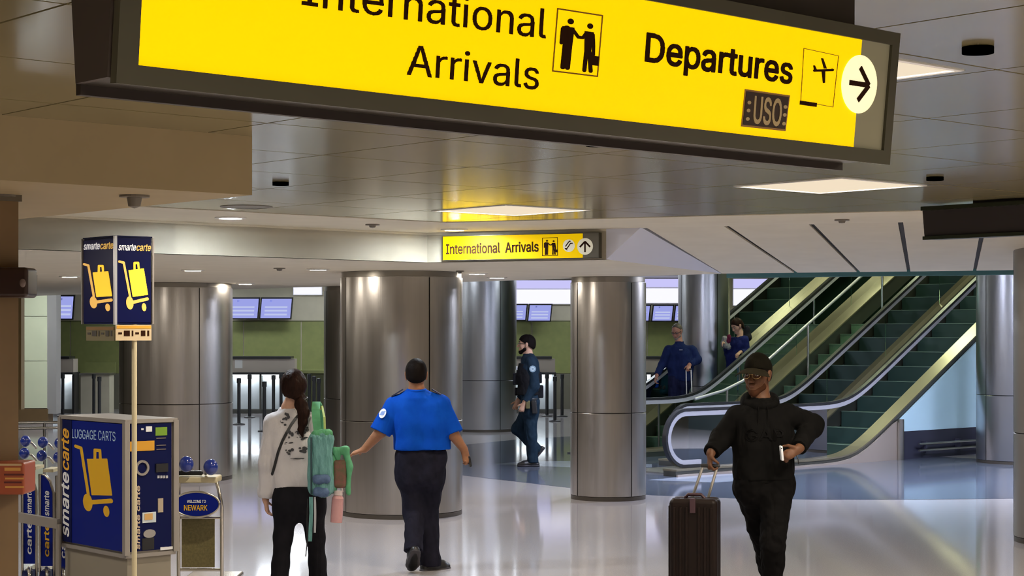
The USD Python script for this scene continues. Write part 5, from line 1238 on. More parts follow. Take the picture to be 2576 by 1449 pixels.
obj('webbing', sweep([PB(818, 1092, .0), PB(816, 1050, .06), PB(810, 1022, .18), PB(806, 1030, .26)], .008, .004, V(1, 0, 0)), mat('webbing_lime', (.32, .42, .12), .6), q)
obj('loose_strap', sweep([PB(782, 1250, -.05), PB(783, 1290, -.04), PB(781, 1330, -.03), PB(780, 1362, -.03)], .014, .003, V(1, 0, 0)), TEAL, q)
obj('loose_strap', sweep([PB(792, 1250, -.05), PB(793, 1290, -.045), PB(792, 1340, -.04)], .008, .003, V(1, 0, 0)), mat('webbing_grey', (.35, .36, .38), .6), q)
obj('cord', tube([PB(774, 1255, -.03), PB(772, 1310, -.03), PB(773, 1360, -.02), PB(769, 1400, -.02)], .004, 6), M_black, q, smooth=True)
obj('mesh_pocket', rbox(PB(855, 1192, .03), V(1, 0, 0), V(0, 1, 0), UP, (.050, .03, .105), .025), mat('mesh_brown', (.09, .085, .04), .8, noise=(22, (.20, .07, .06))), q, smooth=40)
F_ = Field(PB(835, 1262) - V(.03, .1, .02), PB(890, 1115) + V(.03, .16, .02), .0065)
for a, b, r0, r1 in ((PB(846, 1135, .03), PB(868, 1130, .03), .030, .028), (PB(870, 1132, .03), PB(879, 1175, .03), .026, .022), (PB(879, 1175, .03), PB(876, 1240, .03), .022, .020), (PB(846, 1135, .03), PB(850, 1155, .03), .03, .02)): F_.cone(a, b, r0, r1, .02)
jk = single('jacket', F_.mesh(.010, 16), GREEN, 'bright green windbreaker tied to the outer side of the backpack', 'jacket', smooth=True)
w = thing('water_bottle', 'pink water bottle hanging at the side of the backpack', 'bottle', PB(848, 1316, .02))
ax_ = unit(PB(851, 1236, .02) - PB(846, 1314, .02)); b0 = PB(846, 1314, .02); L_ = np.linalg.norm(PB(851, 1236, .02) - b0)
PINK = mat('bottle_pink', (.50, .27, .27), .35, noise=(20, (.46, .24, .245)))
obj('body', cat(cyl(b0, b0 + ax_ * L_ * .78, .044, n=28), cyl(b0 + ax_ * L_ * .78, b0 + ax_ * L_ * .88, .044, .03, n=28)), PINK, w, smooth=40)
obj('lid', cyl(b0 + ax_ * L_ * .88, b0 + ax_ * L_ * 1.02, .034, .032, n=24), mat('lid_pale', (.55, .45, .44), .4), w, smooth=40)
obj('carry_loop', tube([b0 + ax_ * L_ * .98 + V(.033, 0, 0), b0 + ax_ * L_ * 1.12 + V(.025, 0, 0), b0 + ax_ * L_ * 1.14, b0 + ax_ * L_ * 1.12 - V(.025, 0, 0), b0 + ax_ * L_ * .98 - V(.033, 0, 0)], .006, 8), mat('lid_pale'), w, smooth=True)

# ---- man in black hoodie and cap, walking towards the viewer with his suitcase
dH = 12.43; PH = lambda px, py, dy=0.0: PD(px, py, dH + dy)
base = V(PD(1925, 900, dH)[0], dH, 0)
t = thing('person', 'person in black hoodie, black cap and glasses walking forward, pulling a suitcase', 'person', base)
fw = V(.05, -1, 0); lt = V(1, .05, 0)
hd = Head(PH(1906, 944), V(-.52, -.85, -.06), sc=1.12)
neck = PH(1914, 1010)
shl, shr = PH(1853, 1052, .02), PH(1982, 1044, .02)
ell, elr = PH(1815, 1103, .02), PH(2046, 1068, .16)
wrl, wrr = PH(1788, 1140, -.10), PH(2008, 1130, -.20)
hpl, hpr = PH(1888, 1222, .02), PH(1955, 1222, -.0)
knl, knr = PH(1918, 1350, .16), PH(1944, 1366, -.14)
anl, anr = PH(1940, 1452, .42), PH(1941, 1500, .0)
anr[2] = .092; anl[2] = .17
rowsH = [(PH(1922, 1205), .05, .09), (PH(1922, 1150), .045, .085), (PH(1920, 1100), .055, .085), (PH(1918, 1065), .06, .08)]
F_ = Field(*bounds([hd.c, wrl - .08, wrr, anl, anr - .06, elr], .2), .0062)
torso(F_, rowsH, lt, fw); F_.cone(shl, shr, .048, .048, .04); F_.cone(neck - V(0, 0, .06), neck, .07, .060, .05)
hd.into(F_, neck - V(0, 0, .015), .064)
limb(F_, [shl, ell, wrl], [.052, .045, .031], .012); limb(F_, [shr, elr, wrr], [.052, .045, .031], .012)
limb(F_, [hpl, knl, anl], [.088, .06, .042]); limb(F_, [hpr, knr, anr], [.095, .06, .042])
hand(F_, wrl, V(-.10, -.15, -.9), V(.9, .1, -.1), V(.2, -1, 0), 1.15, 1.0); hand(F_, wrr, V(-.75, -.35, -.35), V(-.2, .8, -.5), V(-.2, -.2, .9), 1.0, 1.05)
obj('body', F_.mesh(), SKIN_D, t, smooth=True)
hd.details(t, HAIR_B)
obj('hair', hd.hair_short(.006, .004).mesh(.0012, 60), HAIR_B, t, smooth=True)
F_ = Field(hd.c - .17, hd.c + .2, .0058)
F_.cone(hd(0, -.022, .038), hd(0, .004, .045), .107, .102, .02, (hd.R[:, 0], 1.17)); F_.cone(hd(0, -.01, .085), hd(0, .03, .075), .055, .05, .04)
F_.cut(hd(0, .08, .048), -(hd.R @ unit(V(0, -.20, 1))))
CAP = cloth('cap_black', (.004, .0035, .002), (.006, .005, .003))
obj('cap', F_.mesh(.002, 20), CAP, t, smooth=True)
br = []
for j, (r0, z0_) in enumerate(((.085, .054), (.125, .046), (.165, .030))): br.append([hd(.9 * r0 * math.sin(a) * (1 - .15 * j * .5), .012 + r0 * math.cos(a), z0_ - .020 * abs(math.sin(a)) ** 2 * (1 + .4 * j)) for a in np.linspace(-1.15, 1.15, 19)])
bv = np.vstack([np.array(br).reshape(-1, 3), np.array(br).reshape(-1, 3) - hd.R[:, 2] * .006]); n_ = 19; bf = []
for j in range(2):
    for i in range(18): a = j * n_ + i; bf += [(a, a + 1, a + n_ + 1, a + n_), (a + 57, a + n_ + 57, a + n_ + 58, a + 58)]
for i in range(18): bf += [(38 + i, 39 + i, 96 + i, 95 + i), (i + 1, i, 57 + i, 58 + i)]
for a, b in ((0, 19), (19, 38)): bf += [(a, b, b + 57, a + 57), (b + 18, a + 18, a + 75, b + 75)]
obj('cap_brim', (bv, np.array(bf)), cloth('cap_brim_brown', (.012, .010, .006), (.016, .013, .008)), t, smooth=40)
GL = mat('glasses_gold', (.55, .38, .16), .25, metal=.9)
for sg in (-1, 1):
    ring = [hd(sg * (.034 + .026 * math.cos(a)), .103 - .012 * abs(math.cos(a)) * (1 if math.cos(a) > 0 else 0), .006 + .019 * math.sin(a)) for a in np.linspace(0, 2 * np.pi, 23)[:-1]]
    obj('glasses_rim', tube(ring, .0022, 6, True), GL, t, smooth=True)
    obj('glasses_arm', tube([hd(sg * .060, .090, .012), hd(sg * .078, .05, .014), hd(sg * .082, -.005, .010)], .0022, 6), GL, t, smooth=True)
obj('glasses_bridge', tube([hd(-.009, .106, .012), hd(0, .111, .014), hd(.009, .106, .012)], .002, 6), GL, t, smooth=True)
obj('beard', (lambda B: (B.cone(hd(-.045, .03, -.068), hd(0, .066, -.098), .026, .030, .02), B.cone(hd(.045, .03, -.068), hd(0, .066, -.098), .026, .030, .02), B.cone(hd(-.016, .090, -.046), hd(.016, .090, -.046), .006, None, .005), B.mesh(.001, 60))[-1])(Field(hd.c - .18, hd.c + .16, .006)), mat('stubble', (.05, .02, .010), .8, spec=.05), t, smooth=True)
HOOD = cloth('hoodie_black', (.0028, .0027, .0026), (.0048, .0045, .0043), 8)
F_ = Field(*bounds([shl, shr, ell, elr, wrl, wrr, hpl, hpr, neck], .2), .0072)
torso(F_, [(PH(1922, 1215), .085, .118), (PH(1922, 1170), .082, .118), (PH(1920, 1110), .078, .118), (PH(1917, 1072), .08, .108)], lt, fw)
F_.cone(neck - V(0, 0, .07), neck - V(0, 0, .02), .11, .085, .05)
for q_ in (shl, shr): F_.cone(neck - V(0, 0, .05), q_, .075, .078, .04)
w1l, w1r = wrl + unit(ell - wrl) * .01, wrr + unit(elr - wrr) * .02
F_.cut(PH(1922, 1206), V(0, 0, -1))
F_.tubeof([shl, ell, wrl + unit(wrl - ell) * .02], [.084, .074, .056], w1l, wrl - ell); F_.tubeof([shr, elr, wrr + unit(wrr - elr) * .02], [.084, .078, .054], w1r, wrr - elr)
F_.cone(neck + V(0, 0, .02), neck + V(0, 0, .16), .064, .10, .01, sub=True)
obj('hoodie', F_.mesh(.016, 7, (1, 1, .7), 12), HOOD, t, smooth=True)
hv_ = F_.mesh(.016, 7, (1, 1, .7), 12)[0]; hv_ = hv_[hv_[:, 1] < dH]; kf = cKDTree(hv_[:, [0, 2]])
tv, tf_ = text('GAP', .075, .27, True, depth=.003); tv[:, 0] += PH(1868, 1100)[0]; tv[:, 1] += PH(1868, 1108)[2]; tv[:, 1] += .012 * np.cos((tv[:, 0] - PH(1920, 1100)[0]) * 9)
yy = hv_[:, 1][kf.query(tv[:, :2], 12)[1]].mean(1) - .002
obj('chest_print', (np.c_[tv[:, 0], yy - .002 - tv[:, 2], tv[:, 1]], tf_), mat('print_tone', (.0012, .001, .001), .6, spec=.05), t, label='faint tone-on-tone chest lettering')
ringh = [neck + V(.088 * math.cos(a), .085 * math.sin(a) + .015, .005 + .030 * math.sin(a) - .012 * abs(math.cos(a))) for a in np.linspace(0, 2 * np.pi, 33)[:-1]]
F_ = Field(neck - .22, neck + .22, .0068)
for a in range(32): F_.cone(ringh[a], ringh[(a + 1) % 32], .030 + .012 * (ringh[a][1] > neck[1]), None, .02)
F_.cone(neck + V(-.07, .10, -.01), neck + V(.08, .10, -.01), .06, None, .04)
obj('hood', F_.mesh(.008, 14), HOOD, t, smooth=True)
obj('hem_band', (lambda B: (torso(B, [(PH(1922, 1206), .087, .120)], lt, fw), B.cut(PH(1922, 1214), V(0, 0, -1)), B.cut(PH(1922, 1192), V(0, 0, 1)), B.mesh(.002, 40))[-1])(Field(PH(1922, 1206) - .3, PH(1922, 1206) + .3, .0072)), HOOD, t, smooth=True)
for sg in (-1, 1): obj('drawstring', tube([neck + V(sg * .03, -.085, -.02), neck + V(sg * .032, -.125, -.06), neck + V(sg * .034, -.140, -.14)], .004, 6), HOOD, t, smooth=True)
F_ = Field(*bounds([hpl, hpr, anl, anr], .2), .0075)
torso(F_, [(PH(1922, 1232), .08, .112), (PH(1922, 1200), .078, .112)], lt, fw)
F_.tubeof([hpl, knl, anl - V(0, 0, .02)], [.118, .082, .064], None, None, .04); F_.tubeof([hpr, knr, anr - V(0, 0, .06)], [.118, .086, .066], anr - V(0, 0, .045), V(0, 0, -1), .04)
F_.cut(PH(1922, 1192), V(0, 0, 1))
obj('trousers', F_.mesh(.014, 9, (1, 1, 1.2), 21), cloth('trousers_black', (.003, .0028, .0028), (.005, .0045, .0045)), t, smooth=True)
for an, dr in ((anr, V(.1, -1, 0)), (anl, V(0, -.8, -.6))):
    a, b = shoe(an, dr, .28, .05); obj('shoe', a, BLACK_SHOE, t, smooth=True); obj('sole', b, mat('sole_pale', (.45, .44, .42), .6), t, smooth=True)
pw = thing('phone', 'pale phone edge in the fist of the person in the black hoodie', 'phone', PH(1965, 1142, -.26))
hx = wrr + V(-.075, -.05, -.04)
obj('case', rbox(PH(1966, 1140, -.262), unit(V(1, 0, .1)), V(0, 1, 0), unit(V(-.1, 0, 1)), (.008, .035, .050), .005), mat('phone_white', (.6, .62, .66), .3), pw, smooth=40)
obj('wrist_strap', tube([PH(2004, 1146, -.24), PH(2008, 1156, -.25), PH(2009, 1168, -.25)], .004, 6), M_black, pw, smooth=True)
obj('lens', cyl(PH(1966, 1128, -.296), PH(1966, 1128, -.298), .004, n=10), M_black, pw)
# suitcase
sc_ = V(PD(1756, 1400, dH - .12)[0] - .02, dH - .12, 0)
sx, sy = unit(V(.97, -.24, 0)), unit(V(.24, .97, 0))
SUIT = mat('suitcase_brown_black', (.008, .005, .004), .45, noise=(12, (.011, .006, .005)), spec=.14)
c = thing('suitcase', 'large dark brown hard-shell suitcase rolled by the person in the hoodie', 'suitcase', sc_)
zb, zt = .055, EYE - (1255 - HY) * (dH - .22) / F
hw, hd_, hh = .165, .125, (zt - zb) / 2; cz = (zt + zb) / 2
for sg, nm in ((-1, 'front_shell'), (1, 'rear_shell')):
    m = rbox(V(*sc_[:2], cz) + sy * sg * hd_ * .5, sx, sy, UP, (hw, hd_ * .5 - .004, hh), .035); obj(nm, m, SUIT, c, smooth=50)
obj('zip_band', rbox(V(*sc_[:2], cz), sx, sy, UP, (hw - .004, .012, hh - .004), .011), M_black, c, smooth=40)
for k in range(-3, 4):
    if k: obj('shell_rib', rbox(V(*sc_[:2], cz) - sy * (hd_ + .001) + sx * k * .042, sx, sy, UP, (.009, .005, hh - .055), .0045), SUIT, c, smooth=40)
for k in range(-2, 3): obj('side_rib', rbox(V(*sc_[:2], cz) - sx * (hw + .001) + sy * (k * .045), sx, sy, UP, (.005, .008, hh - .05), .0045), SUIT, c, smooth=40)
obj('centre_strap', rbox(V(*sc_[:2], zt - .045) - sy * (hd_ + .004), sx, sy, UP, (.020, .006, .05), .005), mat('strap_maroon', (.035, .012, .018), .5), c, smooth=40)
obj('top_handle', tube([V(*sc_[:2], zt - .004) - sx * .07 - sy * .02, V(*sc_[:2], zt + .022) - sx * .045 - sy * .02, V(*sc_[:2], zt + .022) + sx * .045 - sy * .02, V(*sc_[:2], zt - .004) + sx * .07 - sy * .02], .012, 8), mat('strap_maroon'), c, smooth=True)
gp = wrl + V(-.005, -.02, -.085)
for k, sg in enumerate((-1, 1)):
    a = V(*sc_[:2], zt - .02) + sy * .08 + sx * (.055 * sg + .02); b = gp + sx * .05 * sg + V(0, 0, .0)
    obj('pull_tube', cyl(a, b, .010, n=12), mat('tube_silver', (.58, .56, .50), .3, metal=.8), c, smooth=40)
obj('pull_grip', rbox(gp, sx, sy, UP, (.068, .016, .013), .011), M_black, c, smooth=40)
for i in (-1, 1):
    for j in (-1, 1):
        p = V(*sc_[:2], .028) + sx * i * (hw - .045) + sy * j * (hd_ - .04)
        obj('wheel', cyl(p - sx * .011, p + sx * .011, .028, n=18), M_black, c, smooth=40); obj('caster', obox(p + V(0, 0, .026), sx, sy, UP, (.018, .018, .012)), M_black, c)

# ---- officer in the dark navy uniform, walking to the left
dO = 25.9; PO = lambda px, py, dy=0.0: PD(px, py, dO + dy)
base = V(PD(1332, 900, dO)[0], dO, 0)
NAVY = cloth('uniform_navy', (.010, .020, .034), (.016, .030, .048), 10)
t = thing('person', 'person in dark navy police uniform with black vest and shoulder patch striding left', 'person', base)
fw, lt = V(-1, 0, 0), V(0, 1, 0)
hd = Head(PO(1324, 867), V(-1, .0, .03), sc=1.12)
neck = PO(1329, 893)
shn, shf = PO(1337, 910, -.18), PO(1337, 910, .18)
eln, elf = PO(1344, 970, -.21), PO(1340, 968, .22)
wrn, wrf = PO(1319, 1014, -.22), PO(1303, 1008, .20)
hpn, hpf = PO(1334, 1030, -.09), PO(1330, 1030, .09)
knn, knf = PO(1336, 1098, -.08), PO(1303, 1080, .10)
ann, anf = PO(1341, 1156, -.08), PO(1350, 1130, .12)
ann[2] = .092
F_ = Field(*bounds([hd.c, wrn - .08, wrf, ann - .06, anf, shn, shf], .22), .0075)
rowsO = [(PO(1334, 1015), .07, .095), (PO(1331, 975), .07, .095), (PO(1330, 935), .07, .095), (PO(1333, 915), .07, .085)]
torso(F_, rowsO, lt, fw); F_.cone(shn, shf, .062, .062, .05); F_.cone(neck - V(0, 0, .06), neck, .08, .060, .05)
hd.into(F_, neck - V(0, 0, .01), .062)
limb(F_, [shn, eln, wrn], [.06, .048, .033]); limb(F_, [shf, elf, wrf], [.06, .048, .033])
limb(F_, [hpn, knn, ann], [.095, .06, .045]); limb(F_, [hpf, knf, anf], [.095, .06, .045])
hand(F_, wrn, V(-.35, 0, -.95), V(0, 1, 0), V(-1, 0, 0), .8, 1.1); hand(F_, wrf, V(-.35, 0, -.95), V(0, -1, 0), V(-1, 0, 0), .8, 1.1)
obj('body', F_.mesh(), SKIN_L, t, smooth=True)
hd.details(t, HAIR_B)
obj('hair', hd.hair_short(.0065, .012).mesh(.002, 50), HAIR_B, t, smooth=True)
B_ = Field(hd.c - .2, hd.c + .2, .0065); B_.cone(hd(-.045, .02, -.06), hd(0, .068, -.096), .028, .030, .02); B_.cone(hd(.045, .02, -.06), hd(0, .068, -.096), .028, .030, .02)
obj('beard', B_.mesh(.001, 60), HAIR_B, t, smooth=True)
obj('glasses', tube([hd(.082, -.005, .012), hd(.076, .06, .012), hd(.055, .098, .010), hd(.0, .112, .012), hd(-.055, .098, .010), hd(-.076, .06, .012), hd(-.082, -.005, .012)], .004, 6), M_black, t, smooth=True)
F_ = Field(*bounds([shn, shf, eln, elf, wrn, wrf, hpn, hpf], .22), .009)
torso(F_, [(PO(1334, 1010), .085, .120), (PO(1331, 975), .085, .125), (PO(1330, 935), .095, .132), (PO(1333, 915), .095, .11)], lt, fw)
F_.cone(shn, shf, .078, .078, .05); F_.cone(neck - V(0, 0, .06), neck, .10, .074, .05)
a, b = wrn + unit(eln - wrn) * .03, wrf + unit(elf - wrf) * .03
F_.cut(PO(1333, 1012), V(0, 0, -1)); F_.cut(neck + V(0, 0, .02), V(0, 0, 1))
F_.tubeof([shn, eln, wrn], [.086, .074, .056], a, wrn - eln); F_.tubeof([shf, elf, wrf], [.086, .074, .056], b, wrf - elf)
obj('shirt', F_.mesh(.010, 8, (1, 1, .7), 31), NAVY, t, smooth=True)
F_ = Field(PO(1290, 1000) - .3, PO(1370, 905) + .3, .009)
torso(F_, [(PO(1329, 990), .085, .145), (PO(1328, 945), .085, .152), (PO(1330, 922), .08, .135)], lt, fw)
F_.cut(PO(1330, 993), V(0, 0, -1)); F_.cut(PO(1330, 914), V(0, 0, 1))
VEST = cloth('vest_black', (.010, .010, .012), (.016, .016, .018))
obj('vest', F_.mesh(.008, 12), VEST, t, smooth=True)
for px, py, w_, h_, dz in ((1299, 953, .05, .085, -.03), (1302, 985, .04, .055, .03), (1359, 985, .045, .09, -.04), (1358, 950, .03, .08, .02)):
    obj('vest_pouch', rbox(PO(px, py, dz - .02), V(1, 0, 0), V(0, 1, 0), UP, (w_, .085, h_), .015), VEST, t, smooth=40)
for px, py in ((1300, 926), (1312, 930)): obj('vest_badge', rbox(PO(px, py, -.12), V(1, 0, 0), V(0, 1, 0), UP, (.011, .06, .028), .006), mat('badge_silver', (.42, .44, .46), .4), t, smooth=40)
pp = Plane(PO(1340, 928, -.276), V(1, 0, 0), UP)
obj('shoulder_patch', pp.put(flat_shape(Point(0, 0).buffer(.048, 24), .012), -.008), mat('patch_steel', (.22, .32, .40), .6), t)
obj('patch_ring', pp.put(flat_shape(Point(0, 0).buffer(.030, 24).difference(Point(0, 0).buffer(.018, 24)), .003), .004), mat('patch_pale', (.5, .58, .62), .6), t)
Bt = Field(PO(1334, 1005) - .3, PO(1334, 1005) + .3, .009); torso(Bt, [(PO(1334, 1004), .085, .132)], lt, fw); Bt.cut(PO(1334, 1010), V(0, 0, -1)); Bt.cut(PO(1334, 1000), V(0, 0, 1))
obj('belt', Bt.mesh(), M_black, t, smooth=True)
obj('holster', rbox(PO(1344, 1024, -.23), unit(V(1, 0, .1)), V(0, 1, 0), unit(V(-.1, 0, 1)), (.04, .035, .10), .02), M_black, t, smooth=40)
obj('radio_pouch', rbox(PO(1328, 1018, -.235), V(1, 0, 0), V(0, 1, 0), UP, (.03, .03, .06), .012), mat('pouch_olive', (.10, .085, .03), .5), t, smooth=40)
F_ = Field(*bounds([hpn, hpf, knn, knf, ann, anf], .2), .009)
torso(F_, [(PO(1334, 1035), .075, .118), (PO(1334, 1012), .08, .122)], lt, fw)
F_.tubeof([hpn, knn, ann - V(0, 0, .05)], [.115, .088, .082], ann - V(0, 0, .035), V(0, 0, -1), .04); F_.tubeof([hpf, knf, anf], [.115, .09, .075], None, None, .04)
F_.cut(PO(1334, 1004), V(0, 0, 1))
obj('trousers', F_.mesh(.014, 9, (1, 1, .8), 33), NAVY, t, smooth=True)
for an, dr in ((ann, V(-1, -.1, 0)), (anf, V(-.62, .05, -.75))):
    a, b = shoe(an, dr, .30, .055, h=.008); obj('shoe', a, BLACK_SHOE, t, smooth=True); obj('sole', b, SOLE, t, smooth=True)

# ---- man riding down the farther escalator
def stepz(tt, t0=4.0, depth=.4): return SLP * depth * (math.floor((tt - t0) / depth) + 1) if tt > t0 else .02
tm = 4.62
foot = ET(tm, 3.75, stepz(tm)); dM = foot[1]; PM = lambda px, py, dy=0.0: PD(px, py, dM + dy)
t = thing('person', 'balding person in navy pullover riding down the escalator with a small suitcase', 'person', foot)
NAV2 = cloth('pullover_navy', (.012, .020, .075), (.018, .028, .10), 8); JEAN = cloth('jeans_dark', (.010, .012, .035), (.016, .018, .05), 10)
fw, lt = unit(V(-.55, -.83, 0)), unit(V(.83, -.55, 0))
hd = Head(PM(1703, 834), V(-.45, -.8, -.42), UP, 1.05)
neck = PM(1709, 864)
shl, shr = PM(1682, 880, .05), PM(1741, 880, -.05); ell, elr = PM(1666, 918, .08), PM(1755, 905, -.08)
wrl, wrr = PM(1652, 945, -.04), PM(1734, 918, -.22)
zf = foot[2]
hpl, hpr = PM(1698, 955, .02), PM(1722, 955, -.02); knl, knr = PM(1693, 1010, -.02), PM(1718, 1012, -.06)
anl, anr = knl * V(1, 1, 0) + V(.0, .06, zf + .10), knr * V(1, 1, 0) + V(.02, .05, zf + .10)
F_ = Field(*bounds([hd.c, wrl - .08, wrr, anl - .08, elr, ell], .2), .009)
torso(F_, [(PM(1712, 950), .06, .095), (PM(1711, 920), .06, .095), (PM(1711, 895), .06, .085)], lt, fw); F_.cone(shl, shr, .048, .048, .04); F_.cone(neck - V(0, 0, .06), neck, .085, .06, .05)
hd.into(F_, neck - V(0, 0, .01)); limb(F_, [shl, ell, wrl], [.06, .046, .032]); limb(F_, [shr, elr, wrr], [.06, .046, .032])
limb(F_, [hpl, knl, anl], [.09, .06, .045]); limb(F_, [hpr, knr, anr], [.09, .06, .045])
hand(F_, wrl, V(-.3, -.2, -.9), V(.8, 0, 0), V(0, -1, 0), .7); hand(F_, wrr, V(-.2, -.6, -.6), V(0, .6, -.8), V(-1, 0, 0), 1.1)
obj('body', F_.mesh(), mat('skin_flushed', (.46, .21, .15), .5, noise=(30, (.42, .18, .12))), t, smooth=True); hd.details(t, HAIR_DB)
obj('hair', hd.hair_short(.008, .006, (.045, .085), (-.02, -.0)).mesh(.001, 50), mat('hair_greying', (.10, .075, .06), .6), t, smooth=True)
B_ = Field(hd.c - .2, hd.c + .2, .008); B_.cone(hd(-.045, .03, -.062), hd(0, .066, -.096), .027, .030, .02); B_.cone(hd(.045, .03, -.062), hd(0, .066, -.096), .027, .030, .02); obj('beard', B_.mesh(), mat('beard_grey', (.22, .18, .15), .7), t, smooth=True)
obj('glasses', tube([hd(.08, 0, .012), hd(.07, .065, .012), hd(.05, .10, .010), hd(0, .112, .012), hd(-.05, .10, .010), hd(-.07, .065, .012), hd(-.08, 0, .012)], .004, 6), M_black, t, smooth=True)
F_ = Field(*bounds([shl, shr, ell, elr, wrl, wrr, hpl], .2), .0095)
torso(F_, [(PM(1711, 952), .085, .122), (PM(1711, 920), .09, .130), (PM(1711, 895), .09, .122)], lt, fw); F_.cone(shl, shr, .078, .078, .05); F_.cone(neck - V(0, 0, .06), neck + V(0, 0, .01), .11, .078, .05)
a, b = wrl + unit(ell - wrl) * .02, wrr + unit(elr - wrr) * .02
F_.cut(PM(1711, 958), V(0, 0, -1))
F_.tubeof([shl, ell, wrl], [.080, .070, .050], a, wrl - ell); F_.tubeof([shr, elr, wrr], [.080, .072, .052], b, wrr - elr); F_.cone(neck + V(0, 0, .01), neck + V(0, 0, .1), .062, .08, .01, sub=True)
obj('pullover', F_.mesh(.012, 8, (1, 1, .7), 41), NAV2, t, smooth=True)
obj('chest_logo', obox(PM(1713, 880, -.155), unit(V(.95, -.3, 0)), unit(V(.3, .95, 0)), UP, (.028, .004, .008)), mat('logo_grey', (.25, .27, .38), .6), t)
F_ = Field(*bounds([hpl, hpr, anl, anr], .2), .0095)
torso(F_, [(PM(1711, 965), .07, .118), (PM(1711, 950), .07, .115)], lt, fw); limb(F_, [hpl, knl, anl - V(0, 0, .02)], [.11, .085, .075], .04); limb(F_, [hpr, knr, anr - V(0, 0, .02)], [.11, .085, .075], .04)
F_.cut(anl - V(0, 0, .03), V(0, 0, -1), .12); F_.cut(anr - V(0, 0, .03), V(0, 0, -1), .12)
obj('jeans', F_.mesh(.012, 9), JEAN, t, smooth=True)
for an in (anl, anr):
    a, b = shoe(an, V(-.6, -.8, 0), .27, .05, h=.009); obj('shoe', a, BLACK_SHOE, t, smooth=True); obj('sole', b, SOLE, t, smooth=True)
gp = wrr + V(-.02, -.06, -.07)
tb = 4.22; zc = stepz(tb); cb = V(PM(1731, 990, -.36)[0], dM - .36, zc)
c = thing('suitcase', 'small purple carry-on suitcase with a tall silver handle on the escalator', 'suitcase', cb)
PUR = mat('suitcase_purple', (.045, .02, .055), .45)
sx, sy = unit(V(.85, -.5, 0)), unit(V(.5, .85, 0)); topz = min(PM(0, 962, -.36)[2], zc + .62)
obj('shell', rbox(V(*cb[:2], (zc + .05 + topz) / 2), sx, sy, UP, (.15, .09, (topz - zc - .05) / 2), .03), PUR, c, smooth=50)
obj('zip_band', rbox(V(*cb[:2], (zc + .05 + topz) / 2), sx, sy, UP, (.152, .008, (topz - zc - .05) / 2 + .002), .007), M_black, c, smooth=40)
for sg in (-1, 1):
    obj('pull_tube', cyl(V(*cb[:2], topz - .02) + sx * .05 * sg + sy * .05, gp + sx * .045 * sg, .011, n=10), mat('tube_bright', (.72, .70, .68), .3, metal=.6), c, smooth=40)
    for s2 in (-1, 1): p = V(*cb[:2], zc + .026) + sx * sg * .11 + sy * s2 * .055; obj('wheel', cyl(p - sx * .01, p + sx * .01, .026, n=14), M_black, c, smooth=40)
obj('pull_grip', rbox(gp, sx, sy, UP, (.06, .014, .012), .01), M_black, c, smooth=40)

# ---- woman riding down behind him, leaning on the rail
tw = 5.43
foot = ET(tw, 3.50, stepz(tw)); dF = foot[1]; PF = lambda px, py, dy=0.0: PD(px, py, dF + dy)
t = thing('person', 'person with dark hair and navy jacket leaning on the escalator handrail, looking down', 'person', foot)
zf = foot[2]
fw, lt = unit(V(-.8, -.6, 0)), unit(V(.6, -.8, 0))
hd = Head(PF(1854, 820), V(-.75, -.5, -.5), UP, 1.04)
neck = PF(1863, 840, .02)
shl, shr = PF(1846, 858, .12), PF(1873, 854, -.10); ell, elr = PF(1832, 890, .10), PF(1878, 888, -.12); wrl, wrr = PF(1826, 868, -.12), PF(1862, 886, -.26)
hpl, hpr = PF(1842, 938, .06), PF(1856, 938, -.06)
knl, knr = PF(1832, 985, -.02), PF(1842, 988, -.08)
anl, anr = knl * V(1, 1, 0) + V(.06, .04, zf + .09), knr * V(1, 1, 0) + V(.06, .04, zf + .09)
F_ = Field(*bounds([hd.c, wrl, wrr, anl - .08, elr, ell], .2), .009)
torso(F_, [(PF(1848, 932), .05, .09), (PF(1852, 900), .05, .085), (PF(1858, 870), .05, .08)], lt, fw); F_.cone(shl, shr, .045, .045, .04); F_.cone(neck - V(0, 0, .05), neck, .07, .05, .05)
hd.into(F_, neck - V(0, 0, .01), .05); limb(F_, [shl, ell, wrl], [.054, .042, .028]); limb(F_, [shr, elr, wrr], [.054, .042, .028])
limb(F_, [hpl, knl, anl], [.09, .06, .04]); limb(F_, [hpr, knr, anr], [.09, .06, .04])
hand(F_, wrl, V(-.5, -.5, .3), V(0, -.5, -1), V(0, 0, 1), .8, .92); hand(F_, wrr, V(-.5, -.6, -.4), V(0, 0, -1), V(-.8, .5, 0), .5, .92)
obj('body', F_.mesh(), SKIN_L, t, smooth=True); hd.details(t, HAIR_DB)
F_ = Field(hd.c - .22, hd.c + .2, .008); F_.cone(hd(0, -.022, .033), hd(0, .003, .037), .102, .096, .02, (hd.R[:, 0], 1.17)); F_.cone(hd(0, -.05, -.02), hd(0, -.06, -.09), .08, .06, .03); F_.cut(hd(0, .078, .06), -(hd.R @ unit(V(0, -.8, .8))))
obj('hair', F_.mesh(.004, 30), HAIR_DB, t, smooth=True)
F_ = Field(*bounds([shl, shr, ell, elr, wrl, wrr, hpl], .2), .009)
torso(F_, [(PF(1848, 940), .065, .118), (PF(1852, 900), .065, .115), (PF(1858, 870), .065, .112)], lt, fw); F_.cone(shl, shr, .07, .07, .05)
a, b = wrl + unit(ell - wrl) * .03, wrr + unit(elr - wrr) * .03
F_.cut(PF(1848, 948), V(0, 0, -1)); F_.cut(neck + V(0, 0, .0), V(0, 0, 1)); F_.tubeof([shl, ell, wrl], [.072, .064, .05], a, wrl - ell); F_.tubeof([shr, elr, wrr], [.072, .066, .05], b, wrr - elr)
obj('jacket', F_.mesh(.012, 10, (1, 1, .8), 55), cloth('jacket_navy', (.010, .014, .075), (.015, .02, .10), 8), t, smooth=True)
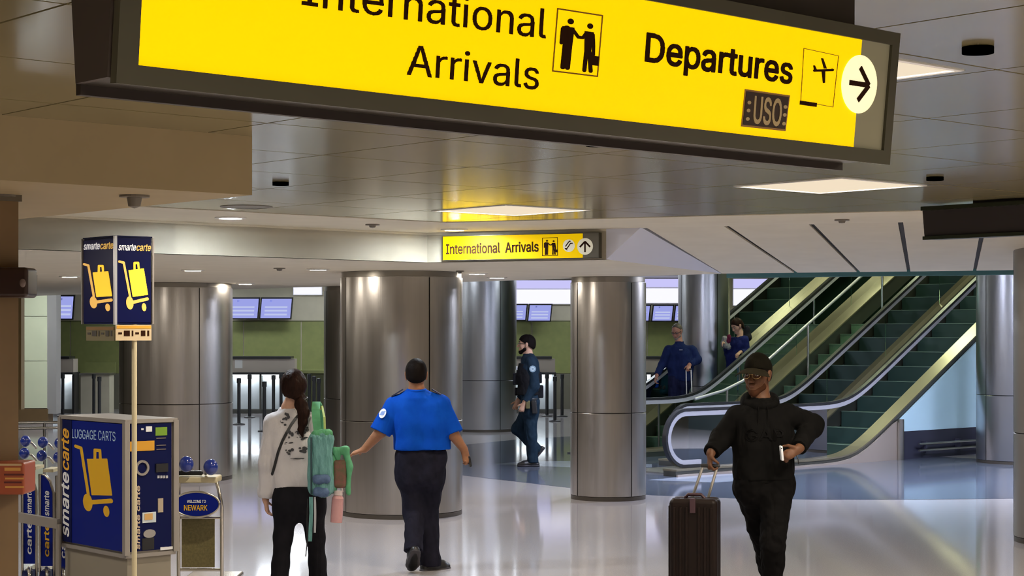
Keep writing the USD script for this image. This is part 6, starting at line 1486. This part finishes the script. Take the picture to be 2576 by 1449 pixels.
F_ = Field(neck - .25, neck + .25, .009); F_.cone(PF(1880, 838, .05), PF(1882, 850, -.02), .06, .065, .03); F_.cone(PF(1880, 826, .0), PF(1876, 850, .0), .05, .07, .03)
obj('hood', F_.mesh(.010, 16), cloth('hood_black', (.012, .012, .016), (.02, .02, .025)), t, smooth=True)
F_ = Field(*bounds([hpl, hpr, anl, anr], .2), .009); torso(F_, [(PF(1847, 945), .06, .11)], lt, fw); limb(F_, [hpl, knl, anl - V(0, 0, .02)], [.10, .078, .065], .04); limb(F_, [hpr, knr, anr - V(0, 0, .02)], [.10, .078, .065], .04)
F_.cut(anl - V(0, 0, .03), V(0, 0, -1), .12); F_.cut(anr - V(0, 0, .03), V(0, 0, -1), .12)
obj('trousers', F_.mesh(.010, 9), cloth('trousers_teal', (.012, .055, .075), (.018, .07, .095)), t, smooth=True)
for an in (anl, anr):
    a, b = shoe(an, V(-.75, -.6, 0), .24, .045, h=.009, high=.09); obj('shoe', a, BLACK_SHOE, t, smooth=True); obj('sole', b, SOLE, t, smooth=True)
c = thing('tote_bag', 'bright royal blue bag hanging beside the person leaning on the rail', 'bag', PF(1862, 985, -.20))
obj('bag_body', rbox(PF(1851, 952, -.24), unit(V(.9, -.3, 0)), unit(V(.3, .9, 0)), UP, (.10, .05, .20), .03), cloth('bag_royal', (.015, .09, .75), (.02, .12, .85)), c, smooth=40)
for s in (-1, 1): obj('bag_handle', tube([PF(1851, 952, -.24) + V(s * .05, 0, .19), PF(1853, 920, -.22) + V(s * .03, 0, 0), PF(1858, 900, -.20), ], .008, 6), M_navy, c, smooth=True)
c = thing('scarf', 'grey and maroon bundle held at the chest of the person leaning on the rail', 'scarf', PF(1828, 850, -.1))
F_ = Field(PF(1828, 858, -.12) - .2, PF(1828, 858, -.12) + .2, .009); F_.cone(PF(1824, 853, -.12), PF(1821, 868, -.12), .05, .062, .03); F_.cone(PF(1829, 862, -.10), PF(1832, 872, -.10), .05, .05, .03); obj('grey_fold', F_.mesh(.02, 14), cloth('scarf_grey', (.20, .19, .20), (.28, .27, .27)), c, smooth=True)
F_ = Field(PF(1828, 858, -.12) - .2, PF(1836, 858, -.12) + .2, .009); F_.cone(PF(1835, 846, -.13), PF(1831, 858, -.13), .034, .045, .03); obj('maroon_fold', F_.mesh(.018, 14), cloth('scarf_maroon', (.10, .015, .04), (.14, .02, .05)), c, smooth=True)
